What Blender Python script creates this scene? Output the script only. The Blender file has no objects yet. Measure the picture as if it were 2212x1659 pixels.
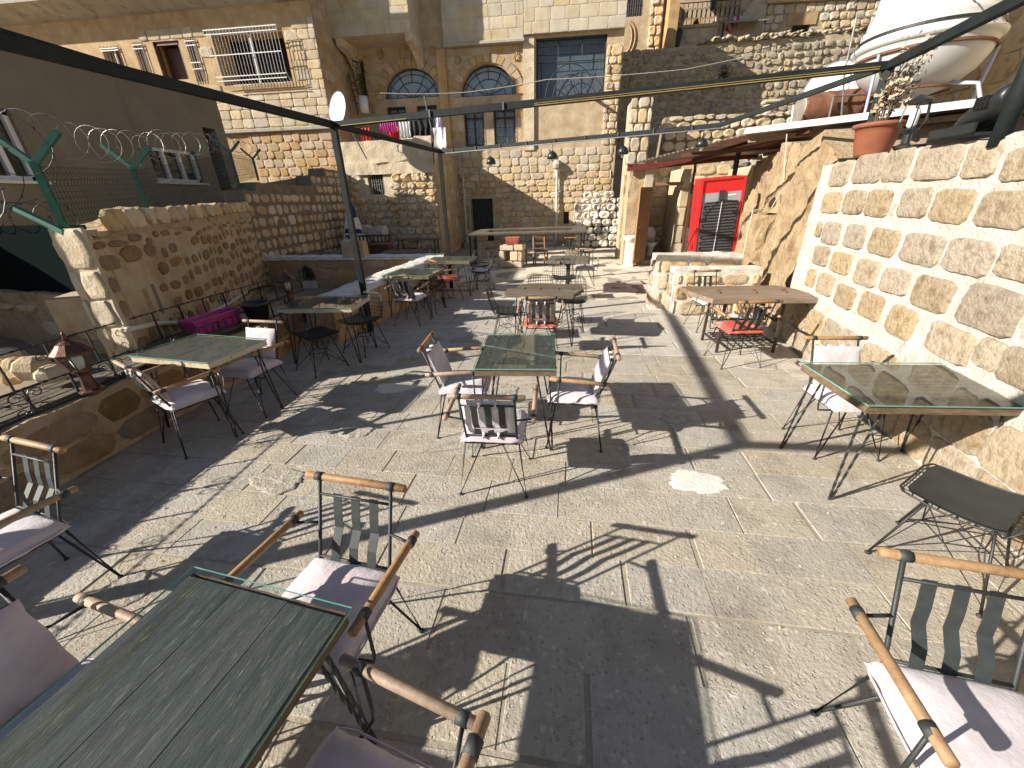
import bpy, math, random
from mathutils import Vector, Matrix, noise as mn
random.seed(7)
R = math.radians
SC = bpy.context.scene
COL = SC.collection
V = Vector
# ------------------------------------------------------------------ camera
F, PITCH, YAW, ROLL, CH = 845.0, 25.2, 7.0, -1.5, 1.9          # focal in px of a 2212 x 1659 picture
_p, _y, _r = R(PITCH), R(YAW), R(ROLL)
FW = V((-math.sin(_y)*math.cos(_p), math.cos(_y)*math.cos(_p), -math.sin(_p)))
_rt = V((math.cos(_y), math.sin(_y), 0)); _up = _rt.cross(FW)
RT = _rt*math.cos(_r) + _up*math.sin(_r); UP = -_rt*math.sin(_r) + _up*math.cos(_r)
CAM = V((0, 0, CH))
cd = bpy.data.cameras.new('camera'); co = bpy.data.objects.new('camera', cd); COL.objects.link(co)
cd.sensor_fit = 'HORIZONTAL'; cd.sensor_width = 36.0; cd.lens = F/2212*36; cd.clip_start = 0.02; cd.clip_end = 1000
co.matrix_world = Matrix((( RT.x, UP.x, -FW.x, CAM.x), (RT.y, UP.y, -FW.y, CAM.y), (RT.z, UP.z, -FW.z, CAM.z), (0, 0, 0, 1)))
SC.camera = co
# ------------------------------------------------------------------ light
SUN_AZ, SUN_EL = 66.0, 27.0       # shadows run towards this azimuth (from +Y towards +X)
SUN_DIR = V((math.sin(R(SUN_AZ))*math.cos(R(SUN_EL)), math.cos(R(SUN_AZ))*math.cos(R(SUN_EL)), -math.sin(R(SUN_EL))))
w = bpy.data.worlds.new('World'); SC.world = w; w.use_nodes = True
wn = w.node_tree.nodes; bg = wn['Background']
sky = wn.new('ShaderNodeTexSky'); sky.sky_type = 'NISHITA'; sky.sun_disc = False
sky.sun_elevation = R(SUN_EL); sky.sun_rotation = R(SUN_AZ + 180); sky.altitude = 900; sky.dust_density = 1.2; sky.air_density = 1.0
w.node_tree.links.new(sky.outputs[0], bg.inputs[0]); bg.inputs[1].default_value = 0.05
sl = bpy.data.lights.new('sun', 'SUN'); sl.energy = 5.0; sl.angle = R(0.53); sl.color = (1.0, 0.935, 0.835)
so = bpy.data.objects.new('sun', sl); COL.objects.link(so); so.rotation_euler = SUN_DIR.to_track_quat('-Z', 'Y').to_euler(); so.location = (-20, -10, 20)
SC.view_settings.view_transform = 'Standard'; SC.view_settings.look = 'None'; SC.view_settings.gamma = 1.0
SC.view_settings.exposure = 1.05
try: SC.view_settings.use_curve_mapping = False
except Exception: pass
# ------------------------------------------------------------------ photo pixel -> place (2212 px wide picture)
def ray(x, y): return FW + RT*((x - 1106)/F) - UP*((y - 829.5)/F)
def at(x, y, z=0.0):
    d = ray(x, y); return CAM + d*((z - CH)/d.z)
def pl(x, y, p, n):
    d = ray(x, y); return CAM + d*((V(p) - CAM).dot(n)/d.dot(n))
def atY(x, y, Y): return pl(x, y, (0, Y, 0), V((0, 1, 0)))
def atX(x, y, X): return pl(x, y, (X, 0, 0), V((1, 0, 0)))
def zm(ox, oy, s):                                            # coordinates read off an enlarged crop
    return lambda x, y: ((ox + x/s)*.576, (oy + y/s)*.576)
rnd = random.uniform
# ------------------------------------------------------------------ materials
def nd(nt, t, **k):
    n = nt.nodes.new(t)
    for a, b in k.items(): setattr(n, a, b)
    return n
def ramp(nt, src, stops):
    r = nd(nt, 'ShaderNodeValToRGB'); e = r.color_ramp.elements
    e[0].position, e[0].color = stops[0][0], (*stops[0][1], 1)
    e[1].position, e[1].color = stops[-1][0], (*stops[-1][1], 1)
    for p, c in stops[1:-1]:
        x = e.new(p); x.color = (*c, 1)
    nt.links.new(src, r.inputs[0]); return r.outputs[0]
def mixc(nt, fac, a, b, mode='MIX'):
    m = nd(nt, 'ShaderNodeMix', data_type='RGBA', blend_type=mode)
    for i, s in ((0, fac), (6, a), (7, b)):
        if hasattr(s, 'links') or hasattr(s, 'is_linked'): nt.links.new(s, m.inputs[i])
        else: m.inputs[i].default_value = s if i == 0 else (*s, 1)
    return m.outputs[2]
def noise(nt, vec, scale, detail=5, rough=.55, dist=0.0):
    n = nd(nt, 'ShaderNodeTexNoise'); n.inputs['Scale'].default_value = scale; n.inputs['Detail'].default_value = detail
    n.inputs['Roughness'].default_value = rough; n.inputs['Distortion'].default_value = dist
    nt.links.new(vec, n.inputs['Vector']); return n.outputs[0]
MATS = {}
def mat(name, c1, c2, scale=4, rough=.85, bump=.3, bscale=30, rand=0.0, fine=None, metal=0, stretch=None, space='world', c3=None, pits=0, spec=.3, sheen=0, streak=None, bdist=.01):
    m = bpy.data.materials.new(name); m.use_nodes = True; nt = m.node_tree; b = nt.nodes['Principled BSDF']
    if space == 'world': vec = nd(nt, 'ShaderNodeNewGeometry').outputs['Position']
    else: vec = nd(nt, 'ShaderNodeTexCoord').outputs['Object']
    if stretch:
        mp = nd(nt, 'ShaderNodeMapping'); mp.inputs['Scale'].default_value = stretch; nt.links.new(vec, mp.inputs['Vector']); sv = mp.outputs[0]
    else: sv = vec
    n1 = noise(nt, sv, scale, 6, .6)
    st = [(.32, c1), (.68, c2)] if c3 is None else [(.3, c1), (.5, c2), (.7, c3)]
    col = ramp(nt, n1, st)
    if fine:                                                    # (colour, scale, threshold, amount) scattered flecks
        n2 = noise(nt, sv, fine[1], 4, .65)
        f = ramp(nt, n2, [(fine[2], (0, 0, 0)), (min(fine[2] + .12, 1), (fine[3],)*3)])
        col = mixc(nt, f, col, fine[0])
    if streak:                                                  # vertical run-off stains (colour, scale, threshold, amount)
        mp = nd(nt, 'ShaderNodeMapping'); mp.inputs['Scale'].default_value = (1, 1, .12); nt.links.new(vec, mp.inputs['Vector'])
        n3 = noise(nt, mp.outputs[0], streak[1], 5, .6)
        f = ramp(nt, n3, [(streak[2], (0, 0, 0)), (min(streak[2] + .18, 1), (streak[3],)*3)])
        col = mixc(nt, f, col, streak[0])
    if rand:
        oi = nd(nt, 'ShaderNodeObjectInfo').outputs['Random']
        mr = nd(nt, 'ShaderNodeMapRange'); mr.inputs[3].default_value = 1 - rand; mr.inputs[4].default_value = 1 + rand*.7
        nt.links.new(oi, mr.inputs[0])
        hs = nd(nt, 'ShaderNodeHueSaturation'); nt.links.new(mr.outputs[0], hs.inputs['Value']); nt.links.new(col, hs.inputs['Color'])
        mr2 = nd(nt, 'ShaderNodeMapRange'); mr2.inputs[3].default_value = .72; mr2.inputs[4].default_value = 1.22
        wn_ = nd(nt, 'ShaderNodeTexWhiteNoise', noise_dimensions='1D'); nt.links.new(oi, wn_.inputs['W']); nt.links.new(wn_.outputs[0], mr2.inputs[0])
        nt.links.new(mr2.outputs[0], hs.inputs['Saturation']); col = hs.outputs[0]
    nt.links.new(col, b.inputs['Base Color'])
    b.inputs['Roughness'].default_value = rough; b.inputs['Metallic'].default_value = metal
    b.inputs['Specular IOR Level'].default_value = spec
    if sheen: b.inputs['Sheen Weight'].default_value = sheen
    if bump:
        h = noise(nt, sv, bscale, 8, .65)
        if pits:
            vo = nd(nt, 'ShaderNodeTexVoronoi'); vo.inputs['Scale'].default_value = pits; nt.links.new(vec, vo.inputs['Vector'])
            vo.inputs['Randomness'].default_value = 1
            big = noise(nt, vec, pits*.35, 2)
            th = nd(nt, 'ShaderNodeMath', operation='MULTIPLY'); nt.links.new(big, th.inputs[0]); th.inputs[1].default_value = .34
            sb = nd(nt, 'ShaderNodeMath', operation='SUBTRACT'); nt.links.new(vo.outputs['Distance'], sb.inputs[0]); nt.links.new(th.outputs[0], sb.inputs[1])
            pr = ramp(nt, sb.outputs[0], [(.0, (0, 0, 0)), (.07, (1, 1, 1))])
            ad = nd(nt, 'ShaderNodeMath', operation='MULTIPLY_ADD'); nt.links.new(pr, ad.inputs[0]); ad.inputs[1].default_value = .55; nt.links.new(h, ad.inputs[2]); h = ad.outputs[0]
        bp = nd(nt, 'ShaderNodeBump'); bp.inputs['Strength'].default_value = bump; bp.inputs['Distance'].default_value = bdist
        nt.links.new(h, bp.inputs['Height']); nt.links.new(bp.outputs[0], b.inputs['Normal'])
    MATS[name] = m; return m
def glassmat(name, tint, refl=1.0, ior=1.5, rough=0.0):
    m = bpy.data.materials.new(name); m.use_nodes = True; nt = m.node_tree; nt.nodes.remove(nt.nodes['Principled BSDF'])
    tr = nd(nt, 'ShaderNodeBsdfTransparent'); tr.inputs[0].default_value = (*tint, 1)
    gl = nd(nt, 'ShaderNodeBsdfGlossy'); gl.inputs['Roughness'].default_value = rough; gl.inputs[0].default_value = (refl,)*3 + (1,)
    fr = nd(nt, 'ShaderNodeFresnel'); fr.inputs[0].default_value = ior
    mx = nd(nt, 'ShaderNodeMixShader'); bf = nd(nt, 'ShaderNodeNewGeometry').outputs['Backfacing']; iv = nd(nt, 'ShaderNodeMath', operation='SUBTRACT'); iv.inputs[0].default_value = 1; nt.links.new(bf, iv.inputs[1])
    mu = nd(nt, 'ShaderNodeMath', operation='MULTIPLY'); nt.links.new(fr.outputs[0], mu.inputs[0]); nt.links.new(iv.outputs[0], mu.inputs[1]); nt.links.new(mu.outputs[0], mx.inputs[0]); nt.links.new(tr.outputs[0], mx.inputs[1]); nt.links.new(gl.outputs[0], mx.inputs[2])
    nt.links.new(mx.outputs[0], nt.nodes['Material Output'].inputs[0]); MATS[name] = m; return m
L1, L2, L3 = (.33, .22, .115), (.50, .36, .205), (.58, .455, .285)
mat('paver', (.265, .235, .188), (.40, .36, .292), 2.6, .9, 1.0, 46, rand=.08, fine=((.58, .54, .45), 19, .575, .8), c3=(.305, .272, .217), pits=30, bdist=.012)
mat('paverfarlit', (.33, .295, .235), (.48, .435, .355), 2.6, .9, 1.0, 46, rand=.08, fine=((.58, .54, .45), 19, .575, .8), c3=(.38, .34, .272), pits=30, bdist=.012)  # lighter copy of paver: brightness of grazing sun put into the colour
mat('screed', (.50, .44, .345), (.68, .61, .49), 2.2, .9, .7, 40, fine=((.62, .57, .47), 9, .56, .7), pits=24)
mat('joint', (.27, .235, .18), (.36, .315, .245), 8, .95, .6, 60)
mat('chip', (.30, .27, .215), (.47, .43, .36), 22, .95, 1.0, 50, bdist=.02)
mat('whitecement', (.56, .53, .47), (.72, .70, .64), 9, .95, .8, 60, fine=((.40, .35, .27), 8, .62, .5))
mat('ground', (.22, .17, .11), (.3, .24, .16), 1.5, .95, .5, 20)
mat('limestone', L1, L3, 5, .9, .8, 26, rand=.2, c3=(.49, .355, .20), fine=((.64, .55, .41), 20, .60, .55), bdist=.02)
mat('limepale', (.42, .34, .225), (.57, .475, .335), 4, .9, .7, 30, rand=.16, fine=((.24, .17, .10), 13, .64, .5), bdist=.015)
mat('cutstone', (.36, .245, .135), (.50, .365, .215), 3, .9, .5, 34, rand=.14, fine=((.52, .44, .32), 12, .62, .4), bdist=.01)
mat('ashlar', (.43, .355, .235), (.53, .46, .33), 2.5, .9, .4, 30, rand=.08, streak=((.20, .135, .075), 2.6, .60, .75), bdist=.01)
mat('rubble', (.27, .215, .14), (.43, .36, .25), 5, .92, .8, 26, rand=.22, bdist=.02)
mat('mortar', (.36, .285, .185), (.47, .39, .27), 4, .95, .8, 36, fine=((.56, .50, .40), 12, .6, .5), bdist=.02)
mat('darkmortar', (.17, .13, .085), (.25, .2, .135), 5, .95, .8, 36, bdist=.02)
mat('limewash', (.52, .48, .40), (.68, .64, .56), 6, .9, 1.0, 34, fine=((.46, .40, .3), 7, .6, .5), bdist=.02)
mat('rockplaster', (.19, .125, .062), (.36, .265, .155), 2.4, .95, 1.0, 13, c3=(.285, .20, .11), fine=((.42, .335, .22), 7, .56, .7), streak=((.15, .095, .05), 3.5, .60, .6), bdist=.05)
mat('whitemortar', (.42, .395, .335), (.58, .555, .495), 7, .92, 1.0, 30, fine=((.27, .235, .17), 6, .60, .6), bdist=.025)
mat('bigstone', (.22, .155, .092), (.39, .315, .215), 9, .92, 1.0, 26, rand=.14, c3=(.235, .165, .095), fine=((.40, .35, .26), 22, .57, .7), bdist=.03)
mat('plaster', (.37, .27, .16), (.54, .43, .285), 2.6, .93, 1.0, 20, fine=((.33, .21, .11), 5, .60, .5), streak=((.60, .50, .36), 3, .58, .5), bdist=.02)
mat('whitestone', (.52, .46, .37), (.68, .62, .52), 5, .9, .7, 30, rand=.14, fine=((.42, .34, .23), 10, .6, .5), bdist=.015)
mat('oldplaster', (.46, .37, .245), (.64, .55, .40), 2.4, .93, 1.0, 16, fine=((.28, .2, .12), 4, .62, .6), streak=((.2, .14, .085), 3, .62, .5), bdist=.02)
mat('rawwall', (.25, .16, .08), (.46, .35, .22), 3.6, .93, 1.0, 18, fine=((.56, .47, .33), 6, .58, .6), c3=(.38, .26, .14), bdist=.03)
mat('concrete', (.31, .28, .225), (.43, .39, .32), 2.2, .9, .5, 20, streak=((.13, .10, .07), 3, .55, .8), bdist=.01)
mat('ochre', (.21, .13, .06), (.34, .225, .115), 7, .92, 1.0, 26, rand=.18, fine=((.42, .32, .2), 16, .6, .5), bdist=.025)
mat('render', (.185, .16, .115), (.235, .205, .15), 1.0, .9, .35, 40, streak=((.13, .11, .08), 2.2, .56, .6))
mat('whitepaint', (.62, .62, .60), (.7, .7, .68), 6, .45, .05, 20, spec=.5)
mat('board', (.40, .41, .40), (.50, .50, .48), 3, .6, .4, 20, fine=((.22, .17, .11), 8, .60, .8))
mat('tankwhite', (.43, .425, .41), (.50, .495, .475), 2, .5, .08, 90, streak=((.30, .26, .21), 2, .62, .6), spec=.4)
mat('blackmetal', (.012, .015, .015), (.024, .028, .028), 14, .55, .2, 60, fine=((.16, .15, .13), 22, .68, .5), spec=.5, space='object')
mat('beam', (.007, .010, .010), (.015, .020, .019), 8, .65, .2, 40, fine=((.2, .19, .17), 15, .70, .6), spec=.25)
mat('strap', (.024, .030, .030), (.036, .043, .042), 20, .6, .15, 200, spec=.4, space='object')
mat('greenpaint', (.012, .10, .06), (.02, .14, .085), 10, .5, .1, 30, fine=((.1, .08, .06), 18, .68, .6), spec=.5)
mat('wire', (.16, .16, .15), (.26, .26, .25), 10, .4, 0, metal=.6)
mat('darkwire', (.02, .03, .026), (.035, .045, .04), 10, .5, 0)
mat('screen', (.006, .010, .010), (.010, .015, .014), 60, .95, .3, 200, spec=0)
mat('dowel', (.235, .135, .066), (.37, .24, .13), 9, .55, .25, 60, stretch=(3, 3, 3), rand=.12, space='object', fine=((.16, .075, .03), 30, .63, .6), spec=.4)
mat('velvet', (.45, .39, .41), (.58, .52, .54), 9, .85, .5, 26, rand=.07, sheen=.5, space='object', fine=((.6, .56, .57), 40, .62, .4), bdist=.012)
mat('velvetpale', (.60, .57, .57), (.70, .68, .67), 9, .85, .4, 26, sheen=.4, space='object')
mat('pattern', (.34, .22, .19), (.5, .38, .35), 30, .85, .3, 60, space='object', fine=((.1, .07, .07), 24, .58, .7))
mat('redvinyl', (.45, .075, .05), (.52, .12, .09), 6, .45, .1, 40, space='object', fine=((.72, .42, .36), 5, .55, .75))
mat('blackpad', (.022, .024, .022), (.034, .036, .033), 8, .55, .2, 90, space='object', spec=.4)
mat('plankdark', (.042, .046, .041), (.105, .107, .093), 5, .7, .6, 24, stretch=(9, 1, 9), rand=.2, space='object', fine=((.27, .27, .22), 14, .58, .7), bdist=.006)
mat('plankedge', (.10, .066, .038), (.20, .14, .085), 7, .8, .6, 24, stretch=(2, 2, 8), space='object', fine=((.36, .29, .19), 12, .6, .5))
mat('plankgrey', (.085, .069, .05), (.165, .138, .105), 4, .8, .7, 24, stretch=(1, 9, 9), rand=.16, space='object', bdist=.008)
mat('plankwarm', (.17, .105, .058), (.30, .205, .12), 4, .7, .6, 24, stretch=(1, 9, 9), rand=.16, space='object', fine=((.07, .042, .025), 8, .60, .6), bdist=.006)
mat('doorwood', (.20, .105, .04), (.33, .19, .08), 5, .5, .4, 24, stretch=(9, 9, 1), space='object', spec=.4)
mat('browntimber', (.075, .03, .016), (.12, .05, .028), 6, .5, .3, 30, spec=.4)
mat('redsteel', (.12, .025, .022), (.17, .04, .035), 8, .55, .15, 30)
mat('tin', (.2, .175, .15), (.33, .30, .26), 5, .5, .15, 20, metal=.3)
mat('castiron', (.03, .022, .017), (.06, .045, .035), 8, .6, .3, 40)
mat('rust', (.10, .042, .022), (.19, .085, .045), 6, .8, .4, 40, fine=((.3, .2, .12), 12, .62, .5))
mat('terracotta', (.20, .068, .032), (.26, .092, .045), 6, .75, .15, 40)
mat('brickred', (.38, .10, .07), (.46, .14, .10), 8, .7, .15, 40)
mat('magenta', (.36, .03, .17), (.45, .055, .23), 6, .4, .1, 30, spec=.5)
mat('copper', (.085, .04, .025), (.17, .09, .058), 10, .38, .2, 40, metal=.7)
mat('red', (.62, .012, .016), (.68, .02, .022), 5, .35, .05, 30, spec=.5)
mat('greysteel', (.18, .19, .20), (.24, .25, .26), 5, .5, .1, 30)
mat('fridgegrey', (.25, .27, .29), (.31, .33, .35), 5, .5, .1, 40)
mat('platedark', (.085, .088, .09), (.12, .123, .125), 5, .6, .1, 40)
mat('condenser', (.028, .028, .03), (.045, .045, .048), 10, .5, .1, 40)
mat('porcelain', (.74, .74, .72), (.8, .8, .78), 5, .15, 0, spec=.6)
mat('plastic', (.012, .015, .015), (.022, .025, .025), 8, .38, .1, 80, spec=.5)
mat('dryleaf', (.30, .22, .12), (.48, .39, .24), 20, .8, .1, 40, rand=.25)
mat('twig', (.10, .065, .04), (.16, .11, .07), 20, .9, .2, 60)
mat('soil', (.05, .035, .022), (.09, .065, .042), 20, .95, .6, 60)
mat('yellowcable', (.22, .16, .05), (.28, .21, .075), 8, .5, 0)
mat('palecable', (.52, .48, .40), (.62, .58, .5), 8, .5, 0)
mat('dark', (.006, .006, .006), (.012, .011, .01), 3, .8, .1, 20)
mat('ironblack', (.012, .012, .012), (.025, .024, .023), 10, .5, .2, 50, spec=.5)
mat('curtain', (.60, .64, .66), (.74, .77, .78), 5, .9, .2, 20, stretch=(6, 6, .4))
mat('paleblue', (.30, .33, .42), (.38, .41, .50), 6, .5, .1, 30)
mat('cloth_pink', (.5, .06, .28), (.62, .12, .40), 14, .9, .4, 30)
mat('cloth_grey', (.55, .56, .57), (.68, .68, .68), 9, .9, .4, 30)
mat('cloth_black', (.012, .012, .014), (.03, .03, .034), 9, .9, .4, 30)
mat('cloth_lilac', (.5, .48, .62), (.62, .60, .72), 9, .9, .4, 30)
mat('cloth_red', (.5, .03, .04), (.62, .08, .08), 9, .9, .4, 30)
mat('cloth_white', (.66, .63, .64), (.76, .73, .74), 9, .9, .4, 30)
mat('cloth_blue', (.015, .035, .12), (.03, .06, .19), 5, .9, .4, 30)
mat('leafgreen', (.03, .05, .012), (.06, .10, .025), 20, .7, .1, 30, rand=.25)
mat('bulb', (.7, .7, .66), (.8, .8, .76), 5, .3, 0)
glassmat('tableglass', (.925, .95, .94), .9, 1.5)
glassmat('pane', (.80, .85, .88), .8, 1.6, .03)
glassmat('clearpane', (.86, .89, .88), .9, 1.5, .02)
mat('glassedge', (.10, .30, .24), (.16, .40, .32), 8, .15, 0, spec=.6)
# ------------------------------------------------------------------ mesh helpers
class M:
    def __init__(s): s.v = []; s.f = []
    def add(s, vs, fs):
        o = len(s.v); s.v += [tuple(x) for x in vs]; s.f += [tuple(i + o for i in f) for f in fs]; return s
    def hexa(s, p):                                             # 8 corners: bottom ring 0-3, top ring 4-7
        return s.add(p, [(0, 3, 2, 1), (4, 5, 6, 7), (0, 1, 5, 4), (1, 2, 6, 5), (2, 3, 7, 6), (3, 0, 4, 7)])
    def box(s, a, b):
        (x0, y0, z0), (x1, y1, z1) = a, b
        return s.hexa([(x0, y0, z0), (x1, y0, z0), (x1, y1, z0), (x0, y1, z0), (x0, y0, z1), (x1, y0, z1), (x1, y1, z1), (x0, y1, z1)])
    def bbox(s, a, b, e=.01, jit=0):                            # box with chamfered top and bottom edges
        (x0, y0, z0), (x1, y1, z1) = a, b; rings = []
        for z, k in ((z0, e), (z0 + e, 0), (z1 - e, 0), (z1, e)):
            rings.append([(x0 + k + rnd(-jit, jit), y0 + k + rnd(-jit, jit), z), (x1 - k + rnd(-jit, jit), y0 + k + rnd(-jit, jit), z), (x1 - k + rnd(-jit, jit), y1 - k + rnd(-jit, jit), z), (x0 + k + rnd(-jit, jit), y1 - k + rnd(-jit, jit), z)])
        return s.rings(rings)
    def rings(s, rings, cap=True, closed=False):
        n = len(rings[0]); vs = [p for r in rings for p in r]; fs = []
        m = len(rings)
        for i in range(m if closed else m - 1):
            for j in range(n):
                fs.append((i*n + j, i*n + (j + 1) % n, ((i + 1) % m)*n + (j + 1) % n, ((i + 1) % m)*n + j))
        if cap and not closed:
            fs.append(tuple(reversed(range(n)))); fs.append(tuple(range((m - 1)*n, m*n)))
        return s.add(vs, fs)
    def tube(s, pts, r, n=6, closed=False, twist=0.0, sq=1.0, cap=True):
        pts = [V(p) for p in pts]; m = len(pts); rings = []; ref = None; ln = 0
        for i, p in enumerate(pts):
            a = pts[i - 1] if (i or closed) else p; b = pts[(i + 1) % m] if (i < m - 1 or closed) else p
            t = (b - a).normalized() if (b - a).length > 1e-9 else V((0, 0, 1))
            if ref is None: ref = V((0, 0, 1)) if abs(t.z) < .9 else V((1, 0, 0))
            u = (ref - t*ref.dot(t))
            if u.length < 1e-6: u = t.orthogonal()
            u.normalize(); ref = u; q = t.cross(u)
            if i: ln += (p - pts[i - 1]).length
            rr = r[i] if isinstance(r, (list, tuple)) else r
            rings.append([p + (u*math.cos(2*math.pi*k/n + ln*twist) + q*sq*math.sin(2*math.pi*k/n + ln*twist))*rr for k in range(n)])
        return s.rings(rings, cap, closed)
    def bar(s, a, b, w, h):                                     # rectangular bar, w sideways, h upwards
        a, b = V(a), V(b); t = (b - a).normalized(); u = t.cross(V((0, 0, 1)))
        if u.length < 1e-4: u = V((1, 0, 0))
        u.normalize(); q = u.cross(t)
        k = [(-1, -1), (1, -1), (1, 1), (-1, 1)]
        return s.rings([[p + u*(i*w/2) + q*(j*h/2) for i, j in k] for p in (a, b)])
    def lathe(s, prof, n=20, c=(0, 0, 0), cap=True, sx=1, sy=1):
        return s.rings([[(c[0] + r*sx*math.cos(2*math.pi*k/n), c[1] + r*sy*math.sin(2*math.pi*k/n), c[2] + z) for k in range(n)] for r, z in prof], cap)
    def quad(s, a, b, c, d): return s.add([a, b, c, d], [(0, 1, 2, 3)])
    def prism(s, pts, off):                                     # polygon pushed along off
        n = len(pts); off = V(off); q = [tuple(V(p) + off) for p in pts]
        return s.add(list(pts) + q, [tuple(reversed(range(n))), tuple(range(n, 2*n))] + [(i, (i + 1) % n, n + (i + 1) % n, n + i) for i in range(n)])
    def sheet(s, nx, ny, fn):                                   # fn(i/nx, j/ny) -> point
        return s.add([fn(i/nx, j/ny) for j in range(ny + 1) for i in range(nx + 1)],
                     [(j*(nx + 1) + i, j*(nx + 1) + i + 1, (j + 1)*(nx + 1) + i + 1, (j + 1)*(nx + 1) + i) for j in range(ny) for i in range(nx)])
    def mesh(s, name, m=None, smooth=False):
        me = bpy.data.meshes.new(name); me.from_pydata(s.v, [], s.f)
        if m: me.materials.append(MATS[m])
        if smooth: me.polygons.foreach_set('use_smooth', [True]*len(me.polygons))
        me.update(); return me
def mobj(name, me, parent=None, loc=(0, 0, 0), rot=(0, 0, 0), sc=(1, 1, 1)):
    o = bpy.data.objects.new(name, me); COL.objects.link(o); o.parent = parent
    o.location = loc; o.rotation_euler = rot; o.scale = sc; return o
def part(name, m, mt, parent=None, smooth=False, stuff=False, label=None):
    o = mobj(name, m.mesh(name, mt, smooth), parent)
    if stuff: o['kind'] = 'stuff'
    if label: o['label'] = label
    return o
def smooth_angle(o, a=40):
    me = o.data; me.polygons.foreach_set('use_smooth', [True]*len(me.polygons))
    try: me.set_sharp_from_angle(angle=R(a))
    except Exception: pass
    return o
def tag(o, label, cat, group=None):
    o['label'] = label; o['category'] = cat
    if group: o['group'] = group
    return o
def thing(name, label, cat, loc=(0, 0, 0), rz=0.0, group=None):
    o = bpy.data.objects.new(name, None); COL.objects.link(o); o.location = loc; o.rotation_euler = (0, 0, rz); o.empty_display_size = .2
    return tag(o, label, cat, group)
def struct(name, m, mt, smooth=False):
    o = part(name, m, mt, None, smooth); o['kind'] = 'structure'; return o
def copy_tree(o, parent=None):
    c = o.copy(); COL.objects.link(c); c.parent = parent
    for ch in o.children: copy_tree(ch, c)
    return c
def place(o, loc, rz, label, group=None):
    o.location = loc; o.rotation_euler = (0, 0, rz); o['label'] = label
    if group: o['group'] = group
    return o
# unit stones: outline in x, z (-.5 .. .5), face towards -y, depth 1
def unit_stone(name, mt, n=10, rough=.05, sup=5.0, dome=.18, rings=3):
    out = []
    ph = rnd(0, 6)
    for k in range(n):
        a = 2*math.pi*(k + .5)/n; c, s_ = math.cos(a), math.sin(a)
        r = .5/((abs(c)**sup + abs(s_)**sup)**(1/sup)) * (1 + rnd(-rough, rough))
        out.append((c*r, s_*r))
    m = M(); prof = [(1.0, .35), (1.0, -.55), (.94, -.86)] + ([(.72, -1.0)] if rings > 2 else []) + ([(.42, -1.02)] if rings > 3 else [])
    rg = []
    for q, (k, y) in enumerate(prof):
        rg.append([(x*k, y, z*k) for x, z in out])
    sd = rnd(0, 90); NZ = lambda x, y, z: (x + .025*mn.noise((x*6, z*6, sd + 3)), y*(1 + dome*1.6*(mn.noise((x*2.3, z*2.3, sd)) + .5*mn.noise((x*6, z*6, sd)))) if y < -.5 else y, z + .025*mn.noise((x*6, z*6, sd + 7)))
    vs = [NZ(*p) for r in rg for p in r]; fs = []
    for i in range(len(rg) - 1):
        for j in range(n): fs.append((i*n + j, i*n + (j + 1) % n, (i + 1)*n + (j + 1) % n, (i + 1)*n + j))
    c = len(vs); vs.append(NZ(0, -1.02, 0))
    b = (len(rg) - 1)*n
    for j in range(n): fs.append((b + j, b + (j + 1) % n, c))
    m.add(vs, [tuple(reversed(f)) for f in fs]); me = m.mesh(name, mt); 
    me.polygons.foreach_set('use_smooth', [True]*len(me.polygons))
    try: me.set_sharp_from_angle(angle=R(38))
    except Exception: pass
    return me
def stone_set(mt, k=8, **kw): return [unit_stone('stone', mt, **kw) for _ in range(k)]
def courses(u0, u1, z0, z1, rowh, wmin, wmax, gap=.02, hj=.12, skip=None, ragged=0):
    out = []; z = z0; row = 0
    while z < z1 - rowh*.4:
        h = min(rowh*(1 + rnd(-hj, hj)), z1 - z)
        if z1 - z - h < rowh*.45: h = z1 - z
        u = u0 - rnd(0, wmin)
        while u < u1 - .03:
            wd = rnd(wmin, wmax); a, b = max(u, u0), min(u + wd, u1)
            if b - a > .05:
                cu, cz = (a + b)/2, z + h/2
                if not (skip and skip(cu, cz, (b - a), h)):
                    out.append((cu, cz + rnd(-ragged, ragged), b - a - gap*rnd(.6, 1.5), h - gap*rnd(.6, 1.5)))
            u += wd
        z += h; row += 1
    return out
def lay(parent, rects, stones, depth, name='stone', proud=.0, tilt=.02, dj=.35, lim=300, y=0.0):
    """stones of a wall: the wall's local x along, z up, outward -y; past the limit one joined part"""
    if len(rects) > lim:
        rects = sorted(rects, key=lambda r: -r[2]*r[3]); extra = rects[lim:]; rects = rects[:lim]
    else: extra = []
    for (u, z, w_, h) in rects:
        me = random.choice(stones); o = mobj(name, me, parent, (u, y - proud, z), (0, rnd(-tilt, tilt), 0), (w_, depth*(1 + rnd(-dj, dj)), h))
    if extra:
        m = M()
        for (u, z, w_, h) in extra:
            me = random.choice(stones); d = depth*(1 + rnd(-dj, dj))
            m.add([(v.co.x*w_ + u, v.co.y*d + y - proud, v.co.z*h + z) for v in me.vertices], [tuple(p.vertices) for p in me.polygons])
        o = part('small_' + name + 's', m, None, parent, stuff=True); o.data.materials.append(stones[0].materials[0]); smooth_angle(o, 38)
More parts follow.
